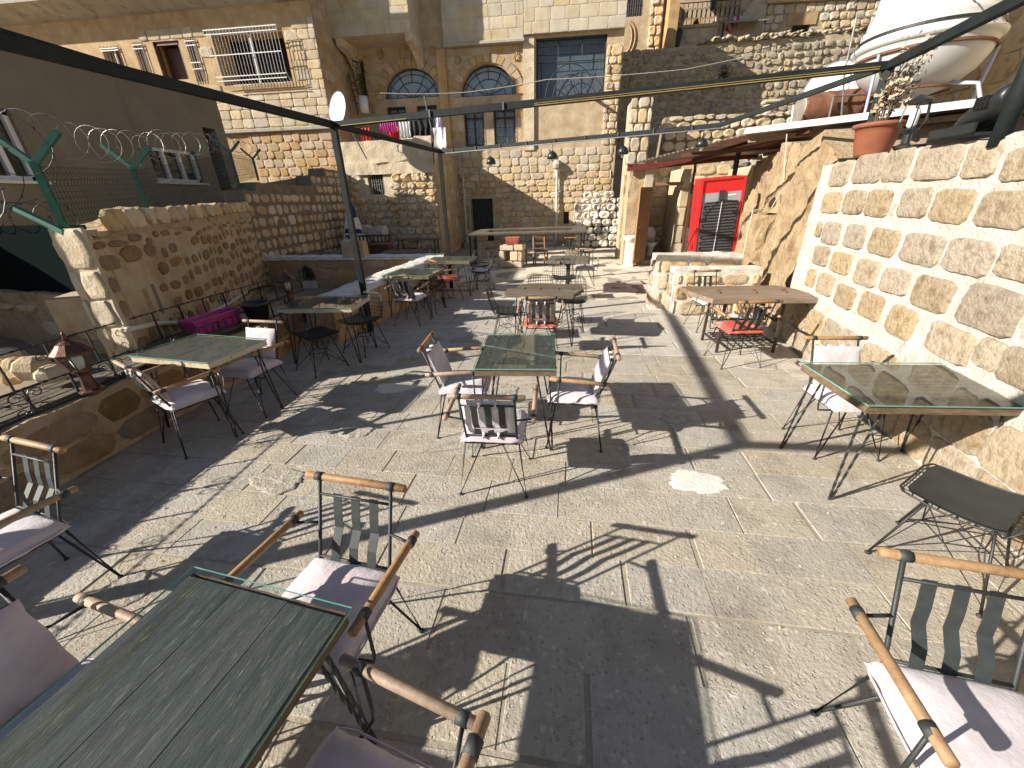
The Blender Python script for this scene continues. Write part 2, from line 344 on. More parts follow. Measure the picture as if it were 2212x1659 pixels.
class Wall:
    """a wall frame: u along p0 -> p1, outward on the right hand of that walk"""
    def __init__(s, name, label, cat, p0, p1, group=None, root=None):
        s.p0 = V((p0[0], p0[1], p0[2] if len(p0) > 2 else 0)); p1 = V((p1[0], p1[1], s.p0.z)); d = p1 - s.p0; s.L = d.length; s.d = d.normalized()
        s.n = V((s.d.y, -s.d.x, 0)); s.rz = math.atan2(s.d.y, s.d.x)
        s.root = root or thing(name, label, cat, s.p0, s.rz, group)
    def uz(s, x, y, off=0.0):
        p = pl(x, y, s.p0 + s.n*off, s.n) - s.p0; return p.dot(s.d), p.z
    def world(s, u, y, z): return s.p0 + s.d*u - s.n*y + V((0, 0, z))
def holed(u0, u1, z0, z1, th, holes, y=0.0, back=True, reveal=None):
    """wall slab in local axes with rectangular openings (u0,u1,z0,z1)"""
    m = M(); us = sorted({u0, u1, *[max(u0, min(u1, h[i])) for h in holes for i in (0, 1)]}); zs = sorted({z0, z1, *[max(z0, min(z1, h[i])) for h in holes for i in (2, 3)]})
    for a, b in zip(us, us[1:]):
        for c, d in zip(zs, zs[1:]):
            cu, cz = (a + b)/2, (c + d)/2
            if any(h[0] < cu < h[1] and h[2] < cz < h[3] for h in holes): continue
            m.quad((a, y, c), (b, y, c), (b, y, d), (a, y, d))
    for h in holes:
        a, b, c, d = h[:4]; t = reveal or th - .02
        m.quad((a, y, c), (a, y, d), (a, y + t, d), (a, y + t, c)); m.quad((b, y, d), (b, y, c), (b, y + t, c), (b, y + t, d))
        m.quad((a, y, d), (b, y, d), (b, y + t, d), (a, y + t, d)); m.quad((b, y, c), (a, y, c), (a, y + t, c), (b, y + t, c))
    m.quad((u1, y, z0), (u1, y + th, z0), (u1, y + th, z1), (u1, y, z1)); m.quad((u0, y + th, z0), (u0, y, z0), (u0, y, z1), (u0, y + th, z1))
    m.quad((u0, y, z1), (u1, y, z1), (u1, y + th, z1), (u0, y + th, z1)); m.quad((u0, y + th, z0), (u1, y + th, z0), (u1, y, z0), (u0, y, z0))
    m.quad((u1, y + th, z0), (u0, y + th, z0), (u0, y + th, z1), (u1, y + th, z1))
    return m
def inside(holes, pad=.02):
    return lambda u, z, w_, h: any(q[0] - pad < u + w_*.4 and u - w_*.4 < q[1] + pad and q[2] - pad < z + h*.4 and z - h*.4 < q[3] + pad for q in holes)
def rough_slab(L, zf, th, seg=.15, amp=.03, sc=2.5, y=0.0, zlow=0.0, lean=0.0, nz=None, seed=0, face=None):
    """wall with an uneven face and top: zf(u) is the top height"""
    nu = max(4, int(L/seg)); H = max(zf(i*L/nu) for i in range(nu + 1)) - zlow; nz = nz or max(3, int(H/seg)); m = M()
    def fn(a, b):
        u = a*L; t = zf(u) + .02*mn.noise((u*4, seed, 1)); z = zlow + (t - zlow)*b
        return (u, y + lean*(z - zlow) + amp*mn.noise((u*sc, z*sc, seed)) + amp*.5*mn.noise((u*sc*3, z*sc*3, seed + 5)) + (face(u, z) if face else 0), z)
    m.sheet(nu, nz, fn)
    m.sheet(nu, 2, lambda a, b: (a*L, fn(a, 1)[1]*(1 - b) + (y + th)*b, fn(a, 1)[2] + (amp*.5*mn.noise((a*L*3, b*3, seed + 9)) if 0 < b < 1 else 0)))
    for u, flip in ((0, 0), (1, 1)):
        f = lambda a, b, u=u: (fn(u, b)[0], fn(u, b)[1]*(1 - a) + (y + th)*a, fn(u, b)[2])
        k = len(m.f); m.sheet(1, nz, f)
        if flip == 0: m.f[k:] = [tuple(reversed(q)) for q in m.f[k:]]
    m.quad((L, y + th, zlow), (0, y + th, zlow), (0, y + th, zf(0)), (L, y + th, zf(L)))
    return m
def arc(cx, cz, r, a0, a1, n, y=0.0): return [(cx + r*math.cos(R(a0 + (a1 - a0)*i/n)), y, cz + r*math.sin(R(a0 + (a1 - a0)*i/n))) for i in range(n + 1)]
def spandrel(cx, z0, rx, rz_, y, th, n=18):
    """fills a rectangular hole's corners above a half-ellipse"""
    m = M(); pts = [(cx + rx*math.cos(math.pi*i/n), z0 + rz_*math.sin(math.pi*i/n)) for i in range(n + 1)]
    for (x0, a), (x1, b) in zip(pts, pts[1:]):
        m.quad((x1, y, b), (x0, y, a), (x0, y, z0 + rz_), (x1, y, z0 + rz_)); m.quad((x1, y, b), (x1, y + th, b), (x0, y + th, a), (x0, y, a))
    return m
# ------------------------------------------------------------------ the setting: ground, floor, left side
z1 = zm(0, 0, 1.728); z2 = zm(1280, 0, 1.728); z3 = zm(2560, 0, 1.728); z4 = zm(0, 960, 1.728); z5 = zm(1280, 960, 1.728); z6 = zm(2440, 940, 3.072)
za = zm(1560, 1200, 2.304); zl = zm(1100, 900, 3.456); zz = zm(1720, 780, 3.072); zt = zm(1220, 360, 2.593); zw = zm(2300, 480, 2.765)
zr = zm(2300, 0, 2.765); zk = zm(2900, 0, 2.353); zb = zm(0, 1920, 1.728); z4b = zm(380, 960, 3.072)
g = M().sheet(24, 24, lambda a, b: ((a - .5)*300, (b - .35)*300, -1.2 + (0 if b < .42 else (b - .42)*60) + .6*mn.noise((a*9, b*9, 0))))
struct('ground', g, 'ground', True)
floor = struct('floor', M().box((-7.6, -3, -.3), (5.2, 18.6, -.005)), 'joint')
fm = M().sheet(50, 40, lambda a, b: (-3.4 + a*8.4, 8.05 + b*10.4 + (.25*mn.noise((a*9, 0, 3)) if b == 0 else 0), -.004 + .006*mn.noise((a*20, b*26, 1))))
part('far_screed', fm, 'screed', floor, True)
# pavers: rows across, each one an own slab
def paver_mesh(nm, w_, d, mt='paver'):
    m = M(); e = .004; j = lambda: rnd(-.003, .003)
    a = [(-w_/2 + j(), -d/2 + j()), (0 + j(), -d/2 + j()), (w_/2 + j(), -d/2 + j()), (w_/2 + j(), d/2 + j()), (0 + j(), d/2 + j()), (-w_/2 + j(), d/2 + j())]
    m.rings([[(x, y, -.03) for x, y in a], [(x, y, -.006) for x, y in a], [(x*(1 - e/w_*2), y*(1 - e/d*2), 0) for x, y in a]])
    return m.mesh(nm, mt)
pv = {}
PR = R(3)
y = .1; n = 0; fp = M()
while y < 8.1:
    d = rnd(.27, .36); x = -3.75 - rnd(0, .5)
    while x < 3.4:
        w_ = rnd(.32, .60); cx, cy = x + w_/2, y + d/2
        # skew of the whole paving a little off the wall lines
        px, py = cx*math.cos(PR) - cy*math.sin(PR)*.3, cy + cx*math.sin(PR)*-.6
        if -3.8 < px < 3.3 - .12*max(0, 5 - py):
            k = (round(w_*12), round(d*24))
            if k not in pv: pv[k] = paver_mesh('paver', k[0]/12 - .0045, k[1]/24 - .0045)
            T_ = ((px, py, rnd(-.002, .002)), (rnd(-.003, .003), rnd(-.003, .003), -PR*.6))
            if math.hypot(px - .2, py) < 5.2 and n < 300: mobj('paver', pv[k], floor, *T_); n += 1
            else:
                mx_ = Matrix.Translation(T_[0]) @ Matrix.Rotation(T_[1][2], 4, 'Z'); fp.add([mx_ @ v.co for v in pv[k].vertices], [tuple(q.vertices) for q in pv[k].polygons])
        x += round(w_*12)/12
    y += round(d*24)/24
part('far_pavers', fp, 'paverfarlit', floor, stuff=True)
# broken and patched places in the paving
def patch(x, y, rx, ry, mt, h=.012, name='cement_patch'):
    c = at(x, y); s = rnd(0, 50); m = M()
    rg = []; NP = 56
    for q, fr in enumerate((1.0, .94, .8, .6, .4, .2, .02)):
        ring = []
        for k in range(NP):
            t = 2*math.pi*k/NP; o = 1 + .30*mn.noise((math.cos(t)*1.3 + s, math.sin(t)*1.3, s)) + .16*mn.noise((math.cos(t)*4, math.sin(t)*4, s)) + .10*mn.noise((math.cos(t)*11, math.sin(t)*11, s))
            ring.append((c.x + rx*fr*o*math.cos(t), c.y + ry*fr*o*math.sin(t), -.004 if q == 0 else .003 + h*.45*mn.noise((fr*o*math.cos(t)*7, fr*o*math.sin(t)*7, s)) + h*.25))
        rg.append(ring)
    m.rings(rg)
    part(name, m, mt, floor, True)
for a in ((600, 1040, .22, .13, 'chip', .02), (770, 930, .17, .12, 'chip', .016), (1505, 1040, .22, .13, 'whitecement', .008), (850, 838, .24, .13, 'screed', .006), (260, 1280, .14, .12, 'chip', .02),
          (1090, 845, .16, .2, 'chip', .01), (1640, 790, .2, .14, 'chip', .008), (640, 715, .2, .2, 'screed', .008), (1455, 905, .12, .1, 'chip', .008), (1010, 735, .3, .14, 'chip', .008)):
    patch(*a)
# ---- planter ledge on the left with its rough front
LX = -3.75
ledge = Wall('planter_ledge', 'rough low stone ledge along the left edge of the terrace, railings on its top', 'ledge', (LX + .04, -.6), (LX - .04, 5.35))
part('wall', rough_slab(ledge.L, lambda u: .55 - .02*(u/6) + .012*mn.noise((u*5, 0, 0)), .72, .11, .025, 3, seed=3), 'rawwall', ledge.root, True)
lr = courses(.8, ledge.L, .02, .50, .25, .3, .7, .03)
lay(ledge.root, lr, stone_set('ochre', 6, sup=4, rough=.1), .028, proud=-.016)
for i in range(6):                                             # bleached planks lying along the top
    u0 = .5 + rnd(0, .5); yv = .09 + i*.088
    for q in range(2):
        ln = rnd(2.0, 2.5); part('plank', M().bbox((u0, yv, .562 + rnd(0, .004)), (min(u0 + ln, 5.3), yv + .08, .582 + rnd(0, .006)), .004), 'plankgrey', ledge.root); u0 += ln + .02
# ---- yard behind the ledge
yard = M().sheet(20, 26, lambda a, b: (-8.6 + a*4.2, -1 + b*10.4, .45 - .5*max(0, (b - .55))/.45 + (.5 - .5*b)*max(0, 1 - a*1.4) + .04*mn.noise((a*14, b*24, 0))))
struct('yard', yard, 'ground', True)
# ---- retaining wall with the sunlit end
W1 = Wall('retaining_wall', 'long patchy stone retaining wall beside the railings with a square hole and a sunlit end', 'wall', (-4.29, 3.34), (-7.35, 9.42))
hu, hz = W1.uz(*z4(955, 310)); hole = (hu - .30, hu + .32, hz - .17, hz + .17)
h2 = [hole]
m = holed(.80, W1.L, -.2, 1.72, .7, h2, y=0, reveal=.66).box((.2, .0, -.2), (.80, .26, 1.72))
part('core', m, 'plaster', W1.root)
top = lambda u: 1.72 + .13*min(1, u/1.2) + .10*(u/6.5) + .12*mn.noise((u*2.2, 0, 7)) - (.02 if u < .3 else 0)
m = M()
nu = 46
ua = lambda a: .12 + a*(W1.L - .12)
m.sheet(nu, 5, lambda a, b: (ua(a), -.02 + .03*mn.noise((a*22, b*4, 2)) + .03*b, 1.66 + (top(a*W1.L) - 1.66)*b))
m.sheet(nu, 3, lambda a, b: (ua(a), .01 + .27*b + .03*mn.noise((a*22, 4, 2))*(1 - b), top(a*W1.L) + .04*mn.noise((a*30, b*5, 3))))
part('coping', m, 'rawwall', W1.root, True)
rs = courses(.02, W1.L, 0, 1.66, .24, .18, .5, .05, hj=.3, ragged=.045, skip=inside(h2, .06))
rs = [(u, z, w_*rnd(.66, .95), h*rnd(.66, .95)) if u > .9 else (u, z, w_, h) for u, z, w_, h in rs if rnd(0, 1) < .96]
lay(W1.root, rs, stone_set('ochre', 10, n=10, rough=.12, sup=3.0), .03, proud=-.012, tilt=.1)
rs = courses(.0, W1.L, 1.68, 1.92, .22, .2, .5, .03); lay(W1.root, [(u, z + .1*(u/6.5), w_, h) for u, z, w_, h in rs if u > .5], stone_set('limestone', 6, rough=.09, sup=3.6), .05)
# the sunlit end of it
E1 = Wall('', '', '', (-4.62, 3.32), (-4.28, 3.32), root=W1.root); Eo = bpy.data.objects.new('wall_end', None); COL.objects.link(Eo); Eo.parent = W1.root
inv = Matrix.Rotation(-W1.rz, 4, 'Z') @ Matrix.Translation(-W1.p0)
em = rough_slab(E1.L, lambda u: 1.76, .03, .08, .02, 3.5, zlow=-.1, seed=21)
Eo2 = M(); Eo2.v = [tuple(inv @ E1.world(v[0], v[1], v[2])) for v in em.v]; Eo2.f = em.f
bpy.data.objects.remove(Eo); part('end_pier', M().prism([tuple(inv @ V((x, y, -.1))) for x, y in ((-4.615, 3.35), (-4.30, 3.35), (-4.41, 3.56), (-4.615, 3.56))], (0, 0, 1.84)), 'plaster', W1.root); part('wall_end', Eo2, 'limepale', W1.root, True)
for (u, z, w_, h) in courses(0, E1.L, 0, 1.76, .27, .2, .36, .02):
    o = mobj('stone', random.choice(stone_set('limepale', 1, rough=.06)), W1.root); o.matrix_local = inv @ Matrix.Translation(E1.world(u, .004, z)) @ Matrix.Rotation(E1.rz, 4, 'Z') @ Matrix.Diagonal((w_, .03, h, 1))
# loose stones in the wall's hole
for i, (x, y, s_) in enumerate(((925, 285, .13), (1000, 330, .17), (980, 385, .17))):
    p = W1.uz(*z4(x, y)); q = W1.world(p[0], .12 if i < 2 else .02, p[1])
    me = M(); 
    o = part('loose_stone', M().lathe([(.02, -.4), (.4, -.36), (.5, -.1), (.46, .25), (.25, .42), (.02, .44)], 9), 'limestone', None); smooth_angle(o, 30)
    o.location = q; o.scale = (s_*1.15, s_*.8, s_*.75); o.rotation_euler = (rnd(-.5, .5), rnd(-.4, .4), rnd(0, 3))
    tag(o, ['squared stone lying at the back of the hole in the patchy retaining wall', 'rounded stone in the middle of the hole in the patchy retaining wall', 'pale stone resting on the lower lip of the hole in the retaining wall'][i], 'stone', 'loose stones in the wall hole')
# ---- low shaded wall and dark screened fence left of the sunlit end
W0 = Wall('shaded_wall', 'low weathered plaster and stone wall in shade at far left, below the dark screen fence', 'wall', (-9.5, 4.3), (-4.60, 3.5))
part('wall', rough_slab(W0.L, lambda u: 1.10 + .04*mn.noise((u*3, 0, 0)), .4, .14, .05, 2, zlow=-.2, seed=31), 'rawwall', W0.root, True)
lay(W0.root, [r for r in courses(.2, W0.L, .3, 1.02, .3, .3, .7, .08) if rnd(0, 1) < .6], stone_set('limestone', 5, rough=.1, sup=3), .05, proud=-.02)
fs = thing('screen_fence', 'dark green mesh screen fence standing on the low shaded wall at far left', 'fence', W0.p0, W0.rz)
part('screen', M().box((0, .10, 1.06), (W0.L, .115, 1.78)), 'screen', fs)
for u in (2.2, 4.3): part('post', M().box((u, .12, 1.0), (u + .05, .17, 1.8)), 'greenpaint', fs)
# bracket sticking out at the end of the wall top
# ---- added wall and pillar, unseen, shaped only to shade that corner
nw = Wall('occluder_wall', 'added unseen wall left of the screen fence, put there to shade that corner', 'wall', (-7.0, 2.05), (-7.0, 3.8)); part('wall', rough_slab(nw.L, lambda u: 2.12, .3, .2, .03, 2, zlow=0, seed=5), 'rawwall', nw.root, True)
pl_ = thing('occluder_pillar', 'added unseen pillar that casts shade on part of the sunlit wall end', 'pillar', (-6.2, 2.72, 0)); part('pillar', M().bbox((-.10, -.13, 0), (.10, .13, 2.65), .02), 'limestone', pl_)  # added light blocker, unseen, shades the left half of the wall end
# ---- cross wall with a niche at the end of the yard
WC_ = Wall('cross_wall', 'low stone wall with white top and small arched niche across the end of the yard', 'wall', (-7.5, 9.42), (-2.72, 9.42))
nu_, nz_ = WC_.uz(665, 598); nh = (nu_ - .19, nu_ + .19, -.15, .52)
part('wall', holed(0, WC_.L, -.4, .72, .38, [nh], reveal=.25), 'rawwall', WC_.root)
part('niche_arch', spandrel(nu_, .30, .19, .22, 0, .25), 'rawwall', WC_.root)
part('niche_block', M().bbox((nu_ - .18, -.02, -.2), (nu_ + .20, .2, .17), .015), 'whitecement', WC_.root)
gm = M()
for k in (-.1, 0, .1): gm.tube([(nu_ + k, -.03, .17), (nu_ + k*.5, -.03, .56)], .008, 5)
part('niche_grille', gm, 'ironblack', WC_.root)
lay(WC_.root, courses(0, WC_.L, -.35, .7, .27, .35, .7, .02, skip=inside([nh])), stone_set('cutstone', 6, rough=.04, sup=6), .012)
part('white_top', M().sheet(40, 4, lambda a, b: (a*WC_.L, -.05 + .5*b + .02*mn.noise((a*30, b*3, 1)), .72 + .05*math.sin(math.pi*b) + .02*mn.noise((a*30, b*5, 6)) + (0 if 0 < b < 1 else -.04))), 'whitecement', WC_.root, True)
pu, pz = WC_.uz(*zl(765, 150))
for k, (a, b) in enumerate(((-.27, -.0), (.12, .27))): part('pillar_stub', M().bbox((pu + a, .02, .68), (pu + b, .3, 1.12 - k*.03), .03), 'cutstone', WC_.root)
# ---- low parapet with the white top, tables in front of it
LW = Wall('parapet', 'low stone parapet with a thick white painted top, beside the left row of tables', 'parapet wall', (-3.24, 5.25), (-2.79, 9.42))
part('wall', M().box((0, 0, -.3), (LW.L, .46, .60)), 'rawwall', LW.root)
lay(LW.root, courses(0, LW.L, 0, .6, .29, .3, .62, .02), stone_set('cutstone', 6, rough=.05, sup=6), .02)
tp = lambda u: .60 + .05*min(1, u/2) + .02*(u/4)
part('white_top', M().sheet(60, 8, lambda a, b: (a*LW.L, -.035 + .53*b + .02*mn.noise((a*24, b*2, 9)), tp(a*LW.L) + .015 + (.035*math.sin(math.pi*b)**.4 if 0 < b < 1 else -.05) + .02*mn.noise((a*32, b*5, 3)))), 'whitecement', LW.root, True)
# ---- second, taller brown wall beside the lower court
W2 = Wall('court_wall', 'tall brown rubble wall with a stepped broken top beside the lower court', 'wall', (-7.32, 9.35), (-7.68, 15.0))
st = lambda u: 2.25 if u < .5 else (2.42 if u < 3.3 else (2.72 if u < 4.2 else 2.95))
part('wall', rough_slab(W2.L, lambda u: st(u) + .05*mn.noise((u*5, 0, 0)), .5, .12, .04, 2.4, zlow=-.3, seed=12), 'darkmortar', W2.root, True)
rs = [r for r in courses(0, W2.L, -.2, 2.9, .27, .22, .48, .035) if r[1] < st(r[0]) - .08]
lay(W2.root, [(u, z, w_*rnd(.75, 1), h*rnd(.75, 1)) for u, z, w_, h in rs], stone_set('limestone', 8, rough=.08, sup=3.5), .045, proud=-.02, tilt=.05)

# grit and crumbs of stone lying on the paving
gm = M(); rg_ = random.Random(11)
for k in range(1500):
    x, y = rg_.uniform(-3.6, 3.0), rg_.uniform(.3, 8); 
    if rg_.random() < .5: x = (-3.68 + abs(rg_.gauss(0, .12))) if rg_.random() < .5 else (2.35 + .15*y - abs(rg_.gauss(0, .12)) if y < 6 else x)
    s_ = rg_.uniform(.003, .009)*(1.6 if rg_.random() < .06 else 1); a = rg_.uniform(0, 6.3); c_, n_ = math.cos(a)*s_, math.sin(a)*s_
    gm.add([(x + c_, y + n_, 0), (x - n_, y + c_, 0), (x - c_*.8, y - n_, 0), (x + n_, y - c_*.9, 0), (x + c_*.2, y, s_*.9)], [(0, 1, 4), (1, 2, 4), (2, 3, 4), (3, 0, 4)])
part('grit', gm, 'limepale', floor, stuff=True)
# ------------------------------------------------------------------ right side: mortared wall, rock, low walls
RW = Wall('mortared_wall', 'bright stone wall with thick white mortar joints on the right, flower pot on its top', 'wall', (3.255, 5.98), (2.33, -.2))
rtop = lambda u: 2.2 + .03*mn.noise((u*3, 0, 2)) + .02*mn.noise((u*9, 0, 2))
part('mortar', rough_slab(RW.L, rtop, .6, .06, .014, 6, zlow=-.2, seed=44, lean=0.0), 'whitemortar', RW.root, True)
s1 = lambda x, y: ((2960 + x/1.442)*.576, (440 + y/1.442)*.576); s2 = lambda x, y: ((2960 + x/1.442)*.576, (1000 + y/1.442)*.576)
ST = [(s1, q) for q in ((225, 240, 340, 375), (350, 195, 520, 360), (515, 170, 665, 355), (680, 140, 950, 345), (955, 120, 1150, 335), (1165, 150, 1400, 350),
 (180, 400, 290, 525), (295, 390, 415, 530), (415, 385, 560, 545), (595, 378, 770, 550), (770, 380, 1010, 580), (1010, 390, 1350, 610),
 (150, 560, 180, 650), (180, 560, 285, 695), (298, 572, 420, 718), (428, 597, 605, 757), (600, 622, 850, 808), (830, 648, 1130, 865), (1110, 690, 1440, 900),
 (130, 690, 225, 810), (222, 725, 350, 855), (352, 762, 497, 925))]
ST += [(s2, q) for q in ((490, 5, 670, 160), (655, 45, 905, 255), (900, 95, 1300, 380), (93, 5, 148, 118), (148, 30, 250, 165), (243, 92, 365, 235), (372, 135, 522, 298), (520, 205, 705, 400), (720, 310, 1035, 525), (1000, 378, 1180, 572), (1115, 430, 1420, 680))]
rr = []
for fn, (a, b, c, d) in ST:
    l, r_ = RW.uz(*fn(a, (b + d)/2)), RW.uz(*fn(c, (b + d)/2)); t, bt = RW.uz(*fn((a + c)/2, b)), RW.uz(*fn((a + c)/2, d))
    rr.append((((l[0] + r_[0])/2), (t[1] + bt[1])/2, abs(r_[0] - l[0])*.90, abs(t[1] - bt[1])*.93))
bigs = [unit_stone('stone', 'bigstone', n=24, rough=.022, sup=8, dome=.16, rings=4) for _ in range(12)]
lows = [unit_stone('stone', 'limestone', n=16, rough=.04, sup=6, dome=.2, rings=4) for _ in range(6)]
for (u, z, w_, h) in rr: mobj('stone', random.choice(bigs), RW.root, (u, .004, z), (0, rnd(-.03, .03), 0), (w_, .028, h))
def hit(u, z, w_, h, pad=.02): return any(abs(u - a) < (w_ + c)/2 + pad and abs(z - b) < (h + d)/2 + pad for a, b, c, d in rr)
ex = [r for r in courses(2.6, RW.L, .02, 2.15, .3, .3, .6, .06) if not hit(*r) and RW.p0.y + RW.d.y*r[0] < 3.0]
ex += [r for r in courses(.05, RW.L, .0, .62, .3, .34, .62, .02) if not hit(r[0], r[1], r[2]*.6, r[3]*.6)]
lay(RW.root, ex, bigs, .02, tilt=.02)
# ---- rough rock and plaster face beyond it, with the ledge block
def rockface(name, label, pts, zf, mt, seed, amp=.12, nz=16, zlow=-.1, thick=.6):
    P = [V((x, y, 0)) for x, y in pts]; ls = [0]
    for a, b in zip(P, P[1:]): ls.append(ls[-1] + (b - a).length)
    def base(t):
        s = t*ls[-1]
        for i in range(len(P) - 1):
            if s <= ls[i + 1] + 1e-6:
                d = (P[i + 1] - P[i]).normalized(); return P[i] + d*(s - ls[i]), V((d.y, -d.x, 0)), s
    def fn(a, b):
        p, n, s = base(a); z = zlow + (zf(s) - zlow)*b
        return p + n*(amp*(mn.noise((s*1.6, z*1.1, seed)) + .5*mn.noise((s*4, z*3, seed + 3)) + .3*mn.noise((s*11, z*7, seed + 6)) + .14*mn.noise((s*25, z*20, seed + 8)))) - n*(.1*max(0, z - 1)) + V((0, 0, z))
    t0 = thing(name, label, 'rock wall', (0, 0, 0)); N = int(ls[-1]/.09)
    m = M().sheet(N*2, nz*2, fn)
    def tf(a, b):
        p, n, s = base(a); q = V(fn(a, 1)); return q - n*(thick*b) + V((0, 0, .06*mn.noise((s*3, b*3, 1))*b))
    m.sheet(N, 4, tf)
    part('rock', m, mt, t0, True); return t0, fn
rk, rkf = rockface('rock_wall', 'rough plastered rock face beyond the white mortared wall, cables hanging on it', [(4.62, 11.6), (4.35, 10.2), (3.75, 8.6), (3.5, 7.2), (3.36, 6.4), (3.26, 5.96)], lambda s: 2.62 + .12*mn.noise((s*1.3, 0, 4)) - .34*max(0, (s - 4.9)/.9), 'rockplaster', 60, .11, 30)
blk = thing('rock_ledge', 'big plastered rock block with flat top sticking out beside the red fridge', 'rock', (0, 0, 0))
def bf(a, b):
    th = a; pts = [(4.4, 9.2), (3.62, 9.0), (3.42, 7.78), (4.1, 7.6)]
    s = a*3; i = min(2, int(s)); f = s - i; x = pts[i][0]*(1 - f) + pts[i + 1][0]*f; y_ = pts[i][1]*(1 - f) + pts[i + 1][1]*f
    z = b*1.56; k = .06*mn.noise((x*3, y_*3, z*2)) + .03*mn.noise((x*9, y_*9, z*8)) + .012*mn.noise((x*24, y_*24, z*20)); r_ = .06*max(0, b - .9)*10
    return (x + k - r_*0 + (.10*b), y_ + k + (.08*b), z - .1*(1 if b == 0 else 0))
m = M().sheet(90, 40, bf)
m.sheet(24, 10, lambda a, b: (lambda p, q: (p[0]*(1 - b) + q[0]*b, p[1]*(1 - b) + q[1]*b, 1.56 + .03*mn.noise((a*6, b*4, 2)) + (.02 if 0 < b < 1 else 0)))(bf(a*1/3 + 1/3, 1), (4.3, 7.6 + (1 - a)*1.6, 0)))
part('rock', m, 'rockplaster', blk, True)
# ---- two stepped low walls in front of the toilets
def lowwall(name, label, x0, x1, y0, y1, h, sb):
    Wl = Wall(name, label, 'low wall', (x0, y0), (x1, y0))
    part('mortar', rough_slab(Wl.L, lambda u: h + .015*mn.noise((u*5, 0, 3)), y1 - y0, .05, .012, 6, seed=sb), 'limewash', Wl.root, True)
    lay(Wl.root, courses(.02, Wl.L - .02, .03, h - .07, h/3.1, .28, .5, .05), lows, .03)
    Ws = Wall('', '', '', (x0, y1), (x0, y0), root=Wl.root); inv = Matrix.Rotation(-Wl.rz, 4, 'Z') @ Matrix.Translation(-Wl.p0)
    for (u, z, w_, hh) in courses(.02, Ws.L - .02, .03, h - .06, h/3.1, .25, .4, .05):
        o = mobj('stone', random.choice(bigs), Wl.root); o.matrix_local = inv @ Matrix.Translation(Ws.world(u, 0, z)) @ Matrix.Rotation(Ws.rz, 4, 'Z') @ Matrix.Diagonal((w_, .03, hh, 1))
lowwall('low_wall', 'lower white mortared block wall nearest the wooden table, on the right', 1.93, 3.3, 6.92, 7.25, .80, 71)
lowwall('low_wall', 'taller white topped block wall right behind the lower one, before the toilets', 1.70, 3.12, 7.33, 7.7, .97, 72)
# ------------------------------------------------------------------ main house at the back
FY = 18.5
MH = Wall('main_house', 'honey coloured stone house facing the terrace, two arched windows and one big metal window', 'house', (-9.2, FY), (2.15, FY))
mr = MH.root
def hz(x0, y0, x1, y1, W=MH, f=z2, off=0.0):
    a, b = W.uz(*f(x0, y0), off), W.uz(*f(x1, y1), off); return (min(a[0], b[0]), max(a[0], b[0]), min(a[1], b[1]), max(a[1], b[1]))
H_arch1 = hz(285, 645, 622, 425); H_arch2 = hz(777, 630, 1128, 402); H_big = hz(1263, 250, 1700, 625)
H_wa = hz(795, 715, 930, 945); H_wb = hz(987, 710, 1130, 940); H_door = hz(838, 1290, 992, 1570); H_door = (H_door[0], H_door[1], .15, H_door[3])
H_slot = hz(85, 400, 185, 710); H_ta = hz(297, 700, 435, 860); H_tb = hz(490, 690, 632, 860); H_hole = hz(1441, 1372, 1474, 1450)
for q in (H_ta, H_tb): pass
holes = [H_arch1, H_arch2, H_big, H_wa, H_wb, H_door, H_slot, H_ta, H_tb, H_hole]
HT = 9.6
part('wall', holed(0, MH.L, -.3, HT, .9, holes, reveal=.8), 'plaster', mr)
zmid = MH.uz(*z2(900, 300))[1]; ulow = MH.uz(*z2(700, 1000))[0]
# plinth
part('plinth', M().bbox((MH.uz(*z2(800, 1500))[0], -.35, -.1), (MH.uz(*z2(1400, 1500))[0], 0, .2), .03), 'concrete', mr)
sk = inside(holes, .05)
zt_ = MH.uz(*z2(1200, 960))[1]
u_bw = MH.uz(*z2(1180, 900))[0]
low = courses(ulow + .1, MH.L - .1, .2, zt_ - .9, .235, .24, .55, .018, skip=sk, ragged=.01)
low = [r for r in low if not (r[0] < u_bw and r[1] > zt_ - .9)]
lay(mr, low, stone_set('limestone', 10, rough=.07, sup=4.6, dome=.3), .035, name='stone', lim=300, tilt=.03)
lay(mr, courses(ulow + .1, MH.L - .1, zt_ - .9, zt_ - .05, .27, .3, .52, .015, skip=sk), stone_set('limepale', 6, rough=.05, sup=6), .03, name='cut_stone')
# cut stone around the arches
zc0 = H_wa[2] - .1
ua, ub = MH.uz(*z2(690, 600))[0], MH.uz(*z2(1180, 600))[0]
cut = courses(ua, ub, zc0, zmid, .33, .4, .75, .012, skip=lambda u, z, w_, h: sk(u, z, w_, h) or any(abs(u - (A[0] + A[1])/2) < (A[1] - A[0])/2 + .35 and A[2] - .05 < z + h*.4 and z < A[3] + .25 for A in (H_arch1, H_arch2)))
cut += courses(H_slot[1] + .05, ua, 3.2, zmid, .33, .4, .75, .012, skip=lambda u, z, w_, h: sk(u, z, w_, h) or any(abs(u - (A[0] + A[1])/2) < (A[1] - A[0])/2 + .35 and A[2] - .05 < z + h*.4 and z < A[3] + .3 for A in (H_arch1,)))
lay(mr, cut, stone_set('cutstone', 6, rough=.03, sup=9, n=12), .012, name='cut_stone')
# rough quoins on the right edge
uq = MH.uz(*z2(1712, 500))[0]
zq = MH.uz(*z2(1760, 290))[1]
lay(mr, courses(uq, MH.L - .02, zt_, zq, .26, .26, .42, .02), stone_set('limestone', 8, rough=.08, sup=4), .06, name='quoin')
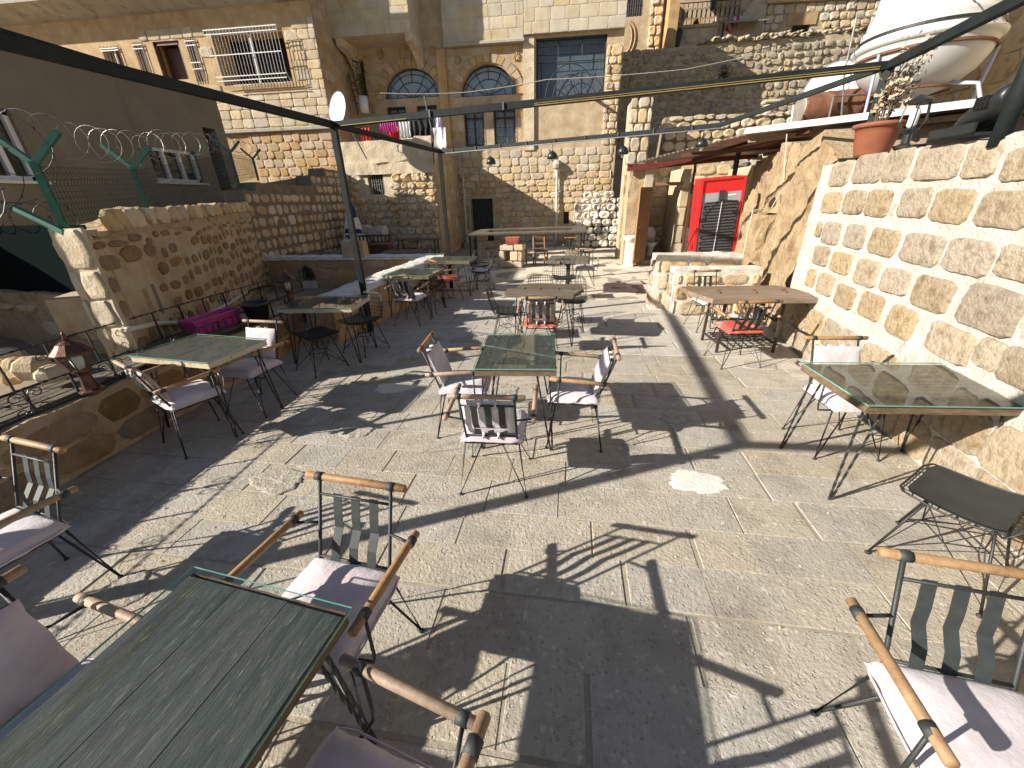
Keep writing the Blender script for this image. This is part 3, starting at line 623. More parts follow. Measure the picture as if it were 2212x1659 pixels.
# upper ashlar wall, a little proud
ur = MH.uz(*z2(1185, 285))[0]
up0, up1 = ua + .02, MH.L
zu = zmid + .05; zl_ = MH.uz(*z2(1500, 235))[1] + .1
part('upper_wall', M().box((up0, -.16, zu), (ur, 0, HT)).box((ur, -.16, zl_), (up1, 0, HT)), 'ashlar', mr)
ash = courses(up0, ur, zu, HT, .36, .45, .75, .012, hj=.03) + courses(ur, up1, zl_, HT, .36, .45, .75, .012, hj=.03)
ash_st = stone_set('ashlar', 6, rough=.015, sup=14, n=12, dome=.05)
lay(mr, ash, ash_st, .012, name='ashlar_block', proud=.16, tilt=.003)
part('cornice', M().bbox((up0 - .02, -.24, zu - .06), (ur + .02, 0, zu + .05), .02), 'concrete', mr)
part('pilaster', M().bbox((ua - .32, -.12, zc0 - 1.2), (ua + .02, 0, zu - .06), .02), 'cutstone', mr)
part('pilaster', M().bbox((ub + .0, -.08, zt_ - .1), (ub + .42, 0, zl_ - .02), .02), 'oldplaster', mr)
# white door surround
a, b, c, d = H_door
part('door_surround', M().box((a - .12, -.05, .15), (a, .05, d + .1)).box((b, -.05, .15), (b + .14, .05, d + .1)).box((a, -.05, d), (b, .05, d + .1)), 'limepale', mr)
dr = part('door', M().box((a + .01, .28, .15), (b - .01, .34, d - .01)), 'ironblack', mr)
for k in range(5): part('door_board', M().box((a + .03 + k*(b - a - .06)/5, .265, .17), (a + .02 + (k + 1)*(b - a - .06)/5, .28, d - .03)), 'ironblack', dr)
part('door_handle', M().tube([(b - .12, .25, 1.1), (b - .2, .25, 1.1)], .012), 'wire', dr)
# arched windows
def archwin(Hh, label):
    a, b, c, d = Hh; cx = (a + b)/2; rx = (b - a)/2; rz_ = d - c
    part('arch', spandrel(cx, c, rx, rz_, -.001, .3), 'cutstone', mr)
    # carved band of voussoirs
    for k in range(15):
        a0, a1 = math.pi*(k + .04)/15, math.pi*(k + .96)/15; pts = []
        for (q, kk) in ((a0, 1.04), (a1, 1.04), (a1, 1.30), (a0, 1.30)): pts.append((cx + rx*kk*math.cos(q), -.005, c + (rz_*kk + .0)*math.sin(q)))
        part('voussoir', M().prism(pts, (0, -.05 - (k % 2)*.008, 0)), 'cutstone', mr)
    fr = part('arch_window', M().tube([(cx + (rx - .02)*math.cos(math.pi*i/24), .2, c + .02 + (rz_ - .04)*math.sin(math.pi*i/24)) for i in range(25)] , .028, 4).bar((a, .2, c + .03), (b, .2, c + .03), .05, .05), 'ironblack', mr, label=label)
    gm = M()
    for k in range(1, 6):
        q = math.pi*k/6; e = (cx + rx*math.cos(q), .2, c + rz_*math.sin(q)); s_ = (cx + rx*.0*math.cos(q), .2, c + .03)
        if k == 3: s_ = (cx, .2, c + rz_*.55)
        mid = ((e[0] + s_[0])/2 + .10*math.cos(q)*rx, .2, (e[2] + s_[2])/2 - .02)
        gm.tube([s_, mid, e], .013, 4)
    for kk in (.55, .8): gm.tube([(cx + rx*kk*1.1*math.cos(math.pi*i/20), .2, c + .02 + rz_*kk*math.sin(math.pi*i/20)) for i in range(21)], .012, 4)
    part('glazing_bars', gm, 'ironblack', fr)
    n = 20; pts = [(cx + (rx - .01)*math.cos(math.pi*i/n), .22, c + .01 + (rz_ - .02)*math.sin(math.pi*i/n)) for i in range(n + 1)]
    part('pane', M().prism(pts, (0, .008, 0)), 'pane', fr)
    part('curtain', M().prism([(p[0], .26, p[2]) for p in pts], (0, .01, 0)), 'curtain', fr)
archwin(H_arch1, 'left arched fanlight window above the laundry terrace')
archwin(H_arch2, 'right arched fanlight window with carved surround')
# round and square carved plaques
def plaque(x, y, r, sq=False):
    u, z = MH.uz(*z2(x, y)); m = M()
    if sq: m.tube([(u - r, -.012, z - r), (u + r, -.012, z - r), (u + r, -.012, z + r), (u - r, -.012, z + r)], .022, 4, closed=True); m.tube([(u - r*.6, -.012, z), (u - r*.1, -.02, z + .03), (u + r*.3, -.012, z), (u + r*.7, -.012, z + .03)], .012, 4)
    else:
        m.tube([(u + r*math.cos(k*.4189), -.012, z + r*1.15*math.sin(k*.4189)) for k in range(15)], .02, 4, closed=True); m.tube([(u + r*.7*math.cos(k*.4189), -.012, z + r*.8*math.sin(k*.4189)) for k in range(15)], .012, 4, closed=True)
        for k in (-.4, 0, .4): m.tube([(u + k*r, -.012, z - r*.4), (u + k*r, -.012, z + r*.45)], .012, 4)
    part('carved_plaque', m, 'cutstone', mr)
plaque(255, 355, .13); plaque(590, 328, .13); plaque(418, 325, .24, True)
for x, y in ((755, 392), (1137, 368)):
    u, z = MH.uz(*z2(x, y)); m = M()
    for k in range(8): q = k*math.pi/4; m.tube([(u, -.02, z), (u + .11*math.cos(q), -.03, z + .11*math.sin(q)), (u + .15*math.cos(q + .3), -.012, z + .15*math.sin(q + .3))], [.02, .035, .01], 5)
    part('carved_rosette', m, 'cutstone', mr)
# big metal window with fan bars in the lower half
a, b, c, d = H_big
bw = part('metal_window', M().bar((a, .1, c + .03), (b, .1, c + .03), .06, .06).bar((a, .1, d - .03), (b, .1, d - .03), .06, .06).bar((a + .03, .1, c), (a + .03, .1, d), .06, .06).bar((b - .03, .1, c), (b - .03, .1, d), .06, .06), 'ironblack', mr)
gm = M(); zs = c + (d - c)*.62
for k in range(4): z = zs + (d - zs)*k/3; gm.tube([(a, .1, z), (b, .1, z)], .014, 4)
for k in (.32, .66): gm.tube([(a + (b - a)*k, .1, zs), (a + (b - a)*k, .1, d)], .014, 4)
for k in (.08, .92): gm.tube([(a + (b - a)*k, .1, c), (a + (b - a)*k, .1, zs)], .014, 4)
cx = a + (b - a)*.5
for rr_ in (.9, .62, .34): gm.tube([(cx + (b - a)*.4*rr_*math.cos(math.pi*i/16), .1, c + .05 + (zs - c)*rr_*math.sin(math.pi*i/16)) for i in range(17)], .014, 4)
for k in range(1, 6): q = math.pi*k/6; gm.tube([(cx + .08*math.cos(q), .1, c + .05), (cx + (b - a)*.22*math.cos(q*.9 + .15), .1, c + (zs - c)*.5*math.sin(q)), (cx + (b - a)*.4*math.cos(q), .1, c + .05 + (zs - c)*math.sin(q))], .012, 4)
part('glazing_bars', gm, 'condenser', bw)
part('pane', M().box((a + .02, .13, c + .02), (b - .02, .138, d - .02)), 'pane', bw); part('backing', M().box((a, .3, c), (b, .31, d)), 'greysteel', bw)  # grey backing sheet: its colour stands in for dim interior and reflection
# two brown framed windows with scroll grilles, window openings of the laundry terrace
def framewin(Hh, mt, grille=True, y=.12, label=None, mull=2):
    a, b, c, d = Hh; m = M()
    for p, q in (((a, y, c + .03), (b, y, c + .03)), ((a, y, d - .03), (b, y, d - .03)), ((a + .03, y, c), (a + .03, y, d)), ((b - .03, y, c), (b - .03, y, d))): m.bar(p, q, .06, .07)
    for k in range(1, mull): m.bar((a + (b - a)*k/mull, y, c), (a + (b - a)*k/mull, y, d), .05, .06)
    m.bar((a, y, c + (d - c)*.78), (b, y, c + (d - c)*.78), .05, .06)
    f = part('window', m, mt, mr, label=label); part('pane', M().box((a, y + .03, c), (b, y + .036, d)), 'pane', f)
    part('curtain', M().sheet(24, 1, lambda s, t: (a + (b - a)*s, y + .09 + .02*math.sin(s*50), c + (d - c)*t)), 'curtain', f, True)
    if grille:
        g = M(); n = 4
        for k in range(n + 1): u = a + (b - a)*k/n; g.tube([(u, -.03, c), (u, -.03, d)], .008, 4)
        for k in range(5): z = c + (d - c)*k/4; g.tube([(a, -.03, z), (b, -.03, z)], .008, 4)
        for k in range(n):
            u = a + (b - a)*(k + .5)/n
            for q in range(4): z = c + (d - c)*(q + .5)/4; g.tube([(u + .05*math.cos(t*.6)*(1 - t*.06), -.03, z + .12*math.sin(t*.6)*(1 - t*.05)) for t in range(10)], .007, 4)
        part('grille', g, 'ironblack', f)
framewin(H_wa, 'browntimber'); framewin(H_wb, 'browntimber'); framewin(H_ta, 'ironblack', True); framewin(H_tb, 'ironblack', True)
part('window_hood', M().bbox((H_wa[0] - .08, -.14, H_wa[3] + .02), (H_wb[1] + .05, 0, H_wa[3] + .12), .02), 'cutstone', mr)
# overhanging box on stone brackets, upper left
OH = Wall('', '', '', (-8.2, FY - 1.25), (2, FY - 1.25), root=mr)
e0 = hz(-60, 195, 628, 195, OH, z2, 0); ob = e0[2]
ou1 = OH.uz(*z2(628, 195))[0]; zbl = OH.uz(*z2(600, 195))[1]
m = M().box((-.1, -1.25, zbl), (ou1, 0, HT + .6)); part('overhang', m, 'ashlar', mr)
lay(mr, courses(-.1, ou1, zbl, HT + .5, .36, .45, .8, .012, hj=.03), ash_st, .012, name='ashlar_block', proud=1.25, tilt=.003)
for x, k in ((150, 0), (612, 1)):
    u = OH.uz(*z2(x, 230))[0]; m = M()
    m.prism([(u - .13, -1.2, zbl), (u - .13, -1.2, zbl - .22), (u - .13, -.6, zbl - .34), (u - .13, 0, zbl - .75), (u - .13, 0, zbl)], (.26, 0, 0)); part('bracket', m, 'oldplaster', mr)
# downpipes, spout, hopper
u, z = MH.uz(*z2(790, 1140)); part('downpipe', M().tube([(u, -.1, .2), (u, -.1, z - .1), (u - .02, 0, z)], .045, 8), 'palecable', mr)
u, z = MH.uz(*z2(1400, 1085)); m = M().tube([(u, -.12, .15), (u, -.12, z - .35), (u, -.12, z - .1)], [.045, .045, .12], 8); part('downpipe', m, 'whitepaint', mr)
part('spout', M().lathe([(.16, -.12), (.2, 0), (.12, .14)], 10, (u, -.12, z + .1)), 'concrete', mr)
u, z = MH.uz(*z2(1650, 655)); part('rain_spout', M().tube([(u, 0, z + .05), (u + .0, -.4, z)], .06, 8), 'ironblack', mr)
# ------------------------------------------------------------------ laundry terrace block
TB = Wall('laundry_terrace', 'projecting stone terrace block with laundry above it and a small barred window', 'terrace', (-7.7, 15.0), (-4.36, 15.0))
ttop = TB.uz(*zt(600, 430))[1]
H_sw = hz(405, 765, 585, 955, TB, zt)
part('wall', holed(0, TB.L, -.3, ttop - .1, 3.49, [H_sw], reveal=.4), 'oldplaster', TB.root)
zb_ = TB.uz(*zt(800, 745))[1]
part('parapet', rough_slab(TB.L, lambda u: ttop + .03*mn.noise((u*3, 0, 1)) + (.08 if u > TB.L - .6 else 0), .22, .08, .02, 3, zlow=zb_ + .25, seed=81, y=-.03), 'oldplaster', TB.root, True)
part('ledge_band', rough_slab(TB.L, lambda u: zb_ + .33, .2, .07, .025, 4, zlow=zb_ - .03, seed=83, y=-.075), 'oldplaster', TB.root, True)
lay(TB.root, courses(.05, TB.L - .02, -.2, zb_, .25, .22, .45, .03, skip=inside([H_sw], .06)), stone_set('limestone', 10, rough=.1, sup=3.2, dome=.35), .08, tilt=.06)
TS = Wall('', '', '', (-4.36, 15.0), (-4.36, 18.5), root=TB.root)
gm = M(); a, b, c, d = H_sw
for k in range(7): u = a + (b - a)*(k + .5)/7; gm.tube([(u, .05, c), (u, .05, d)], .012, 5)
for k in (.2, .5, .65): gm.tube([(a, .05, c + (d - c)*k), (b, .05, c + (d - c)*k)], .01, 5)
wo = part('window', gm, 'wire', TB.root); part('pane', M().box((a, .3, c), (b, .31, d)), 'dark', wo)
part('side_plaster', M().sheet(30, 24, lambda s, t: (TB.L + .01 + .03*mn.noise((s*8, t*8, 4)), 3.48*s, -.2 + (ttop - .05)*t)), 'rawwall', TB.root, True)
# ------------------------------------------------------------------ house of blocks with the white window grille, upper left
BY = 16.2
BH = Wall('block_house', 'yellow block house at upper left with big white window grille and concrete overhang', 'house', (-21.5, BY), (-8.38, BY))
H_g = hz(1372, 225, 1855, 545, BH, z1); H_g = (BH.uz(*z1(1385, 300))[0], BH.uz(*z1(1850, 300))[0], BH.uz(*z1(1500, 555))[1], BH.uz(*z1(1600, 195))[1])
H_d1 = (BH.uz(*z1(1010, 350))[0], BH.uz(*z1(1180, 350))[0], BH.uz(*z1(1100, 520))[1], BH.uz(*z1(1080, 265))[1])
H_n1 = (BH.uz(*z1(880, 350))[0], BH.uz(*z1(945, 350))[0], H_d1[2], H_d1[3]); H_n2 = (BH.uz(*z1(1225, 350))[0], BH.uz(*z1(1290, 350))[0], BH.uz(*z1(1300, 530))[1], H_d1[3])
H_d0 = (BH.uz(*z1(660, 330))[0], BH.uz(*z1(775, 330))[0], H_d1[2], H_d1[3] - .05)
bh = [H_g, H_d1, H_n1, H_n2, H_d0]
ztop = BH.uz(*z1(1500, 150))[1]; zcor = BH.uz(*z1(1650, 850))[1]
part('wall', holed(0, BH.L, -1, ztop + 3.2, 2.5, bh, reveal=1.2), 'cutstone', BH.root)
lay(BH.root, courses(BH.L - 6.6, BH.L, zcor + .1, ztop, .27, .4, .62, .012, skip=inside(bh)), stone_set('limepale', 6, rough=.03, sup=9, n=12), .025, name='block')
lay(BH.root, courses(BH.L - 3.4, BH.L, 1.4, zcor - .06, .27, .3, .6, .02), stone_set('cutstone', 6, rough=.06, sup=5), .03, name='stone', lim=200)
part('cornice', M().bbox((BH.L - 4.5, -.14, zcor - .06), (BH.L + .03, 0, zcor + .06), .02), 'concrete', BH.root)
part('side_wall', M().sheet(2, 2, lambda s, t: (BH.L + .012, 2.45*s, 1 + (ztop + 2.2)*t)), 'cutstone', BH.root)
BS = Wall('', '', '', (-8.38, BY), (-8.38, BY + 2.4), root=BH.root); inv = Matrix.Rotation(-BH.rz, 4, 'Z') @ Matrix.Translation(-BH.p0)
bst = stone_set('cutstone', 6, rough=.04, sup=8, n=12)
for (u, z, w_, hh) in courses(0, 2.35, 2.6, ztop + 3.1, .29, .4, .7, .015):
    o = mobj('side_block', random.choice(bst), BH.root); o.matrix_local = inv @ Matrix.Translation(BS.world(u, -.012, z)) @ Matrix.Rotation(BS.rz, 4, 'Z') @ Matrix.Diagonal((w_, .02, hh, 1))
# overhang: concrete band, sloping soffit, stone parapet
zo = BH.uz(*z1(1000, 265))[1]
m = M().prism([(0, 0, ztop + .42), (0, -.12, ztop + .45), (0, -.75, ztop + .72), (0, -.75, ztop + 1.0), (0, 0, ztop + 1.1)], (BH.L - .05, 0, 0)); part('overhang', m, 'concrete', BH.root)
part('parapet', M().box((0, -.75, ztop + 1.0), (BH.L - .05, -.5, ztop + 2.2)), 'limepale', BH.root)
lay(BH.root, courses(.1, BH.L - .1, ztop + 1.03, ztop + 2.1, .28, .3, .6, .015), stone_set('limepale', 5, rough=.03, sup=8), .02, name='parapet_block', proud=.75)
# big grille
def rodgrille(Hh, nv, proud, rows, nm='window_grille'):
    a, b, c, d = Hh; f = part('window', M().bar((a, .15, c + .02), (b, .15, c + .02), .05, .05).bar((a, .15, d - .02), (b, .15, d - .02), .05, .05).bar(((a + b)/2, .15, c), ((a + b)/2, .15, d), .05, .05), 'whitepaint', BH.root)
    part('pane', M().box((a, .9, c), (b, .91, d)), 'dark', f)
    for k in range(nv + 1):
        u = a + (b - a)*k/nv; part('grille_rod', M().tube([(u, 0, d + .04), (u, -proud, d), (u, -proud, c + .25), (u, -proud*.3, c - .06), (u, 0, c - .06)], .0095, 4), 'whitepaint', f)
    g = M()
    for r_ in rows: g.bar((a, -proud, c + (d - c)*r_), (b, -proud, c + (d - c)*r_), .02, .025)
    part('grille_rail', g, 'whitepaint', f)
rodgrille(H_g, 22, .32, (.98, .90, .52, .12, .04)); rodgrille(H_n1, 4, .04, (.95, .85)); rodgrille(H_n2, 4, .04, (.95, .85, .45, .3)); rodgrille(H_d0, 5, .04, (.96, .9))
a, b, c, d = H_d1
dm = part('doorway', M().bar((a + .04, .1, c), (a + .04, .1, d), .1, .1).bar((b - .04, .1, c), (b - .04, .1, d), .1, .1).bar((a, .1, d - .05), (b, .1, d - .05), .1, .1), 'browntimber', BH.root)
part('door_leaf', M().box((a + .1, .35, c), (b - .1, .4, d - .1)), 'browntimber', dm)
# ------------------------------------------------------------------ plain beige house on the left, in shade
GH = Wall('beige_house', 'plain beige rendered house in shade at left, white windows, behind the razor wire', 'house', (-10, 6.4), (-10, 12.75))
zg = 4.72
H_g1 = hz(930, 945, 1330, 1185, GH, z1); H_g1 = (GH.uz(*z1(965, 1000))[0], GH.uz(*z1(1285, 1050))[0], GH.uz(*z1(1150, 1180))[1], GH.uz(*z1(1080, 960))[1])
H_g2 = (GH.uz(*z1(-170, 900))[0], GH.uz(*z1(145, 900))[0], GH.uz(*z1(100, 1170))[1], GH.uz(*z1(40, 710))[1])
H_gd = (GH.uz(*z1(1362, 1000))[0], GH.uz(*z1(1440, 1000))[0], .8, GH.uz(*z1(1350, 830))[1])
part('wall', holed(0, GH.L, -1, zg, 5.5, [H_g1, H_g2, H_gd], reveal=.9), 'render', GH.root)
part('roof_edge', M().box((-.1, -.12, zg), (GH.L + .05, 5.4, zg + .14)), 'beam', GH.root)
def upvc(Hh, mull, label):
    a, b, c, d = Hh; m = M(); y = .12
    for p, q in (((a, y, c + .04), (b, y, c + .04)), ((a, y, d - .04), (b, y, d - .04)), ((a + .04, y, c), (a + .04, y, d)), ((b - .04, y, c), (b - .04, y, d))): m.bar(p, q, .08, .08)
    for k in mull: m.bar((a + (b - a)*k, y, c), (a + (b - a)*k, y, d), .08, .09)
    f = part('window', m, 'whitepaint', GH.root, label=label); part('sill', M().box((a - .06, -.08, c - .05), (b + .08, .1, c)), 'whitepaint', f); part('pane', M().box((a, y + .02, c), (b, y + .028, d)), 'pane', f)
upvc(H_g1, (.33, .66), 'white framed window with three panes'); upvc(H_g2, (.5,), 'large white framed window at the picture edge')
part('dark_door', M().box((H_gd[0], .5, .8), (H_gd[1], .55, H_gd[3])), 'dark', GH.root)
# ------------------------------------------------------------------ high rubble wall and the houses above it
part('rear_block', M().box((0, .88, -.3), (MH.L, 2.35, HT)), 'ashlar', mr)
RB = Wall('hillside_wall', 'high rubble retaining wall right of the stone house, half of it in shadow', 'wall', (2.2, 21), (17, 21.3))
zrt = RB.uz(*zr(1100, 462))[1]
part('wall', rough_slab(RB.L, lambda u: zrt - .05 + .02*u + .06*mn.noise((u*3, 0, 2)), .8, .2, .04, 2, zlow=1.5, seed=91), 'mortar', RB.root, True)
rs = courses(.02, 11.0, 3.4, zrt - .05, .26, .18, .46, .03, hj=.3, ragged=.05)
rs = sorted(rs, key=lambda r: abs(r[0] - 3.5) + .6*abs(r[1] - 6.6))
rbst = stone_set('rubble', 14, rough=.14, sup=3.2, dome=.35, n=9)
lay(RB.root, [(u, z, w_*rnd(.78, 1.05), h*rnd(.74, 1.12)) for u, z, w_, h in rs[:300]], rbst, .055, tilt=.09)
mm = M()
for (u, z, w_, h) in rs[300:]:
    me = random.choice(rbst); mm.add([(v.co.x*w_*.9 + u, v.co.y*.07, v.co.z*h*.9 + z) for v in me.vertices], [tuple(p.vertices) for p in me.polygons])
o = part('small_stones', mm, 'rubble', RB.root, stuff=True); smooth_angle(o, 38)
for k in range(34):                                            # loose coping stones along its top
    u = 3.4 + k*.24 + rnd(-.05, .05); o = mobj('coping_stone', random.choice(rbst), RB.root, (u, rnd(-.02, .2), zrt + .02*u + rnd(-.02, .08)), (rnd(-.2, .2), rnd(-.2, .2), rnd(-.2, .2)), (rnd(.2, .36), .2, rnd(.12, .2)))
# shrub in the wall
u, z = RB.uz(*zr(1140, 775)); sh = thing('wall_shrub', 'small dark shrub growing out of the shaded hillside rubble wall', 'shrub', RB.world(u, -.05, z)); m = M()
for k in range(160):
    d = V((rnd(-1, 1), rnd(-1, .2), rnd(-1, 1))).normalized()*rnd(.05, .34); a, b = V((rnd(-1, 1), rnd(-1, 1), rnd(-1, 1)))*.05, V((rnd(-1, 1), rnd(-1, 1), rnd(-1, 1)))*.05
    m.add([d, d + a, d + a + b, d + b], [(0, 1, 2, 3)])
part('foliage', m, 'leafgreen', sh, stuff=True); part('stem', M().tube([(0, .1, -.05), (0, -.05, 0), (.05, -.15, .08)], .02, 5), 'twig', sh)
# lower rubble wall right behind the toilets
RL = Wall('rubble_wall', 'sunlit low rubble wall above the tin toilet roof', 'wall', (3.0, 15.2), (8.6, 15.2))
zlt = RL.uz(*zr(900, 1200))[1]; uL = RL.uz(*zr(525, 1300))[0]
part('wall', rough_slab(RL.L, lambda u: (zlt if u > uL else 2.3), .5, .12, .05, 3, zlow=1.2, seed=95), 'darkmortar', RL.root, True)
lay(RL.root, [r for r in courses(.0, RL.L, 1.5, zlt + .02, .27, .26, .5, .03, ragged=.02) if r[0] > uL], stone_set('limepale', 8, rough=.1, sup=3, dome=.3), .09, tilt=.08)
lay(RL.root, courses(-.2, uL, 1.6, 2.7, .27, .3, .5, .03), stone_set('limepale', 5, rough=.08, sup=4), .3, name='step_block', tilt=.05)
uC, zC = RL.uz(*zr(1630, 1180)); cb = thing('chimney_pot', 'small round clay chimney with a flat stone cap on the rubble wall', 'chimney', RL.world(uC, .2, zlt - .02))
part('pot', M().lathe([(.14, 0), (.17, .12), (.16, .24)], 12), 'limepale', cb); part('cap', M().bbox((-.2, -.17, .27), (.22, .17, .36), .03), 'limepale', cb); part('prop', M().box((-.03, -.03, .2), (.03, .03, .28)), 'dark', cb)
# broken pier between house and toilets
BP = Wall('broken_pier', 'broken stepped stone pier between the house and the toilets, lit by the sun', 'wall', (1.98, 14.2), (2.62, 14.2))
zp = BP.uz(*zr(180, 1015))[1]
part('core', M().box((0, .02, 0), (BP.L, .6, zp - .1)), 'mortar', BP.root)
lay(BP.root, courses(0, BP.L, .2, zp, .34, .28, .4, .02), stone_set('limepale', 6, rough=.05, sup=5), .06)
part('render_coat', rough_slab(BP.L*.8, lambda u: 2.5 + .3*mn.noise((u*6, 0, 1)), .1, .07, .03, 4, zlow=0, seed=97, y=-.09), 'rawwall', BP.root, True)
# annex with the arched barred window
AX = Wall('annex_house', 'orange stone annex with a black barred arched window above the rubble wall', 'house', (2.2, 22.6), (5.1, 22.6))
za0 = AX.uz(*zr(200, 515))[1]
Ha = (AX.uz(*zr(118, 170))[0], AX.uz(*zr(303, 170))[0], AX.uz(*zr(210, 172))[1], AX.uz(*zr(210, -110))[1])
ux = AX.uz(*zr(505, 200))[0]; up = AX.uz(*zr(372, 200))[0]
part('wall', holed(0, ux, za0 - 1.5, za0 + 5, .5, [Ha], reveal=.4), 'plaster', AX.root)
part('arch', spandrel((Ha[0] + Ha[1])/2, Ha[2] + .35*(Ha[3] - Ha[2]), (Ha[1] - Ha[0])/2, .65*(Ha[3] - Ha[2]), 0, .3), 'cutstone', AX.root)
gm = M()
for k in range(8): u = Ha[0] + (Ha[1] - Ha[0])*(k + .5)/8; gm.tube([(u, .05, Ha[2]), (u, .05, Ha[3])], .014, 4)
for k in (.1, .4, .7): gm.tube([(Ha[0], .05, Ha[2] + (Ha[3] - Ha[2])*k), (Ha[1], .05, Ha[2] + (Ha[3] - Ha[2])*k)], .014, 4)
f = part('window', gm, 'ironblack', AX.root); part('pane', M().box((Ha[0], .2, Ha[2]), (Ha[1], .21, Ha[3])), 'pane', f)
lay(AX.root, courses(up, ux, za0 - .3, za0 + 4.5, .34, .3, .6, .02), stone_set('limestone', 6, rough=.05, sup=6), .1, name='pier_block')
um = AX.uz(*zr(130, 400))[0]; zmm = AX.uz(*zr(130, 400))[1]
m = M(); m.tube([(um + .4*math.cos(R(t)), -.03, zmm + .62*math.sin(R(t))) for t in range(-80, 85, 15)], .03, 4); m.tube([(um + .25*math.cos(R(t)), -.03, zmm + .5*math.sin(R(t))) for t in range(-80, 85, 15)], .03, 4); part('blind_arch', m, 'cutstone', AX.root)
# terrace house: parapet with railing, shaded front, black arches
TH = Wall('upper_terrace', 'pale parapet wall of the upper terrace with an iron railing and lanterns', 'terrace', (4.4, 24.2), (8.6, 24.2))
zt0 = TH.uz(*zr(850, 290))[1]; u0 = TH.uz(*zr(575, 310))[0]; u1 = TH.uz(*zr(1088, 275))[0]
part('wall', M().box((u0 - .9, 0, zt0 - 4), (u1, .5, zt0)), 'limepale', TH.root)
lay(TH.root, courses(u0, u1, zt0 - 2.3, zt0 - .05, .36, .4, .7, .015), stone_set('limepale', 5, rough=.03, sup=8), .02, name='block')
part('coping', M().bbox((u0 - .9, -.08, zt0), (u1 + .05, .5, zt0 + .12), .02), 'limepale', TH.root)
gm = M(); gm.bar((u0, .3, zt0 + 1.0), (u1 + .9, .3, zt0 + 1.0), .03, .03); gm.bar((u0, .3, zt0 + .2), (u1 + .9, .3, zt0 + .2), .03, .03)
for k in range(16): u = u0 + (u1 + .9 - u0)*k/15; gm.tube([(u, .3, zt0), (u, .3, zt0 + 1.0)], .014, 4)
for k in range(15):
    u = u0 + (u1 + .9 - u0)*(k + .5)/15; gm.tube([(u + .09*math.cos(t*.7), .3, zt0 + .6 + .2*math.sin(t*.7)) for t in range(10)], .012, 4)
part('railing', gm, 'ironblack', TH.root)
m = M()
for k in range(9): u = u0 - .25 + .16*math.sin(k*.9)*.2; m.bbox((u - .16, -.25, zt0 - 1.5 + k*.22), (u + .12, -.05, zt0 - 1.32 + k*.22), .02)
part('stair_newel', m, 'limepale', TH.root)
def lanternlet(nm, label, p, s_=1.0):
    o = thing(nm, label, 'lantern', p); part('cage', M().lathe([(.02, .3), (.1, .24), (.12, .2), (.07, -.16), (.03, -.2)], 6), 'ironblack', o); part('bracket', M().tube([(0, .25, .1), (0, .1, .38), (0, 0, .3)], .014, 5), 'ironblack', o); o.scale = (s_, s_, s_); return o
q = TH.uz(*zr(660, 425)); lanternlet('wall_lantern', 'black wall lantern on the pale terrace parapet below the railing', TH.world(q[0], -.15, q[1]), 1.5)
TF = Wall('shaded_house', 'shaded orange house front behind the upper terrace railing with two black arches', 'house', (4.4, 26), (9.6, 26))
Hf = [(TF.uz(*zr(790, 300))[0], TF.uz(*zr(918, 300))[0], zt0 - .2, TF.uz(*zr(850, 195))[1]), (TF.uz(*zr(618, 300))[0], TF.uz(*zr(712, 300))[0], zt0 - .2, TF.uz(*zr(660, 225))[1])]
part('wall', holed(0, TF.L, zt0 - 2, zt0 + 6, .5, Hf, reveal=.4), 'cutstone', TF.root)
for a, b, c, d in Hf: part('arch', spandrel((a + b)/2, c, (b - a)/2, d - c, 0, .3), 'cutstone', TF.root)
part('arch_infill', M().box((Hf[0][0], .3, Hf[0][2]), (Hf[0][1], .34, Hf[0][3])).box((Hf[1][0], .3, Hf[1][2]), (Hf[1][1], .34, Hf[1][3])), 'dark', TF.root)
us = TF.uz(*zr(1070, 100))[0]
lay(TF.root, courses(us, TF.L, zt0 + .3, zt0 + 5.5, .4, .45, .8, .015), stone_set('limestone', 5, rough=.03, sup=8), .03, name='block')
for x, y, s_ in ((604, 140, 'left'), (1022, 40, 'upper')): q = TF.uz(*zr(x, y)); lanternlet('wall_lantern', 'black lantern high on the shaded house front, the %s one' % s_, TF.world(q[0], -.15, q[1]), 1.5)
TJ = Wall('shade_wing', 'projecting wing of the upper house that shades the terrace', 'house', (4.3, 26.0), (4.3, 21.9)); part('wall', M().box((1.4, .0, zt0 - 2), (TJ.L, .4, zt0 + 6)), 'cutstone', TJ.root)
# canopy stall
q = TH.uz(*zr(1100, 260)); qa = TH.uz(*zr(1555, 195)); qb = TH.uz(*zr(1085, 455))
cs = thing('canopy_stall', 'small stall under a dark tin canopy with a red arched sign, above the rubble wall', 'canopy', TH.world(q[0], 0, qb[1] - .3))
zc_ = q[1] - (qb[1] - .3); wd = qa[0] - q[0]
part('canopy_roof', M().prism([(0, -.6, zc_ - .12), (0, 1.2, zc_ + .45), (0, 1.2, zc_ + .5), (0, -.6, zc_ - .07)], (wd, 0, 0)), 'tin', cs)
for x in (.05, wd - .08): part('post', M().tube([(x, -.5, 0), (x, -.5, zc_ - .1)], .04, 6), 'ironblack', cs)
part('back_panel', M().box((.1, .5, 0), (wd - .1, .55, zc_)), 'palecable', cs)
part('arched_sign', M().prism([(wd*.5 + wd*.33*math.cos(math.pi*k/12), .42, .55 + .85*math.sin(math.pi*k/12)) for k in range(13)] , (0, .04, 0)), 'cloth_white', cs)
m = M()
for k in range(6): a = math.pi*(k + .35)/6.5; m.prism([(wd*.5 + wd*r_*math.cos(a + da), .40, .55 + .85*r_*3*math.sin(a + da)) for r_, da in ((.33, -.12), (.33, .12), (.2, .05), (.2, -.05))], (0, .015, 0))
part('sign_stripes', m, 'cloth_red', cs)
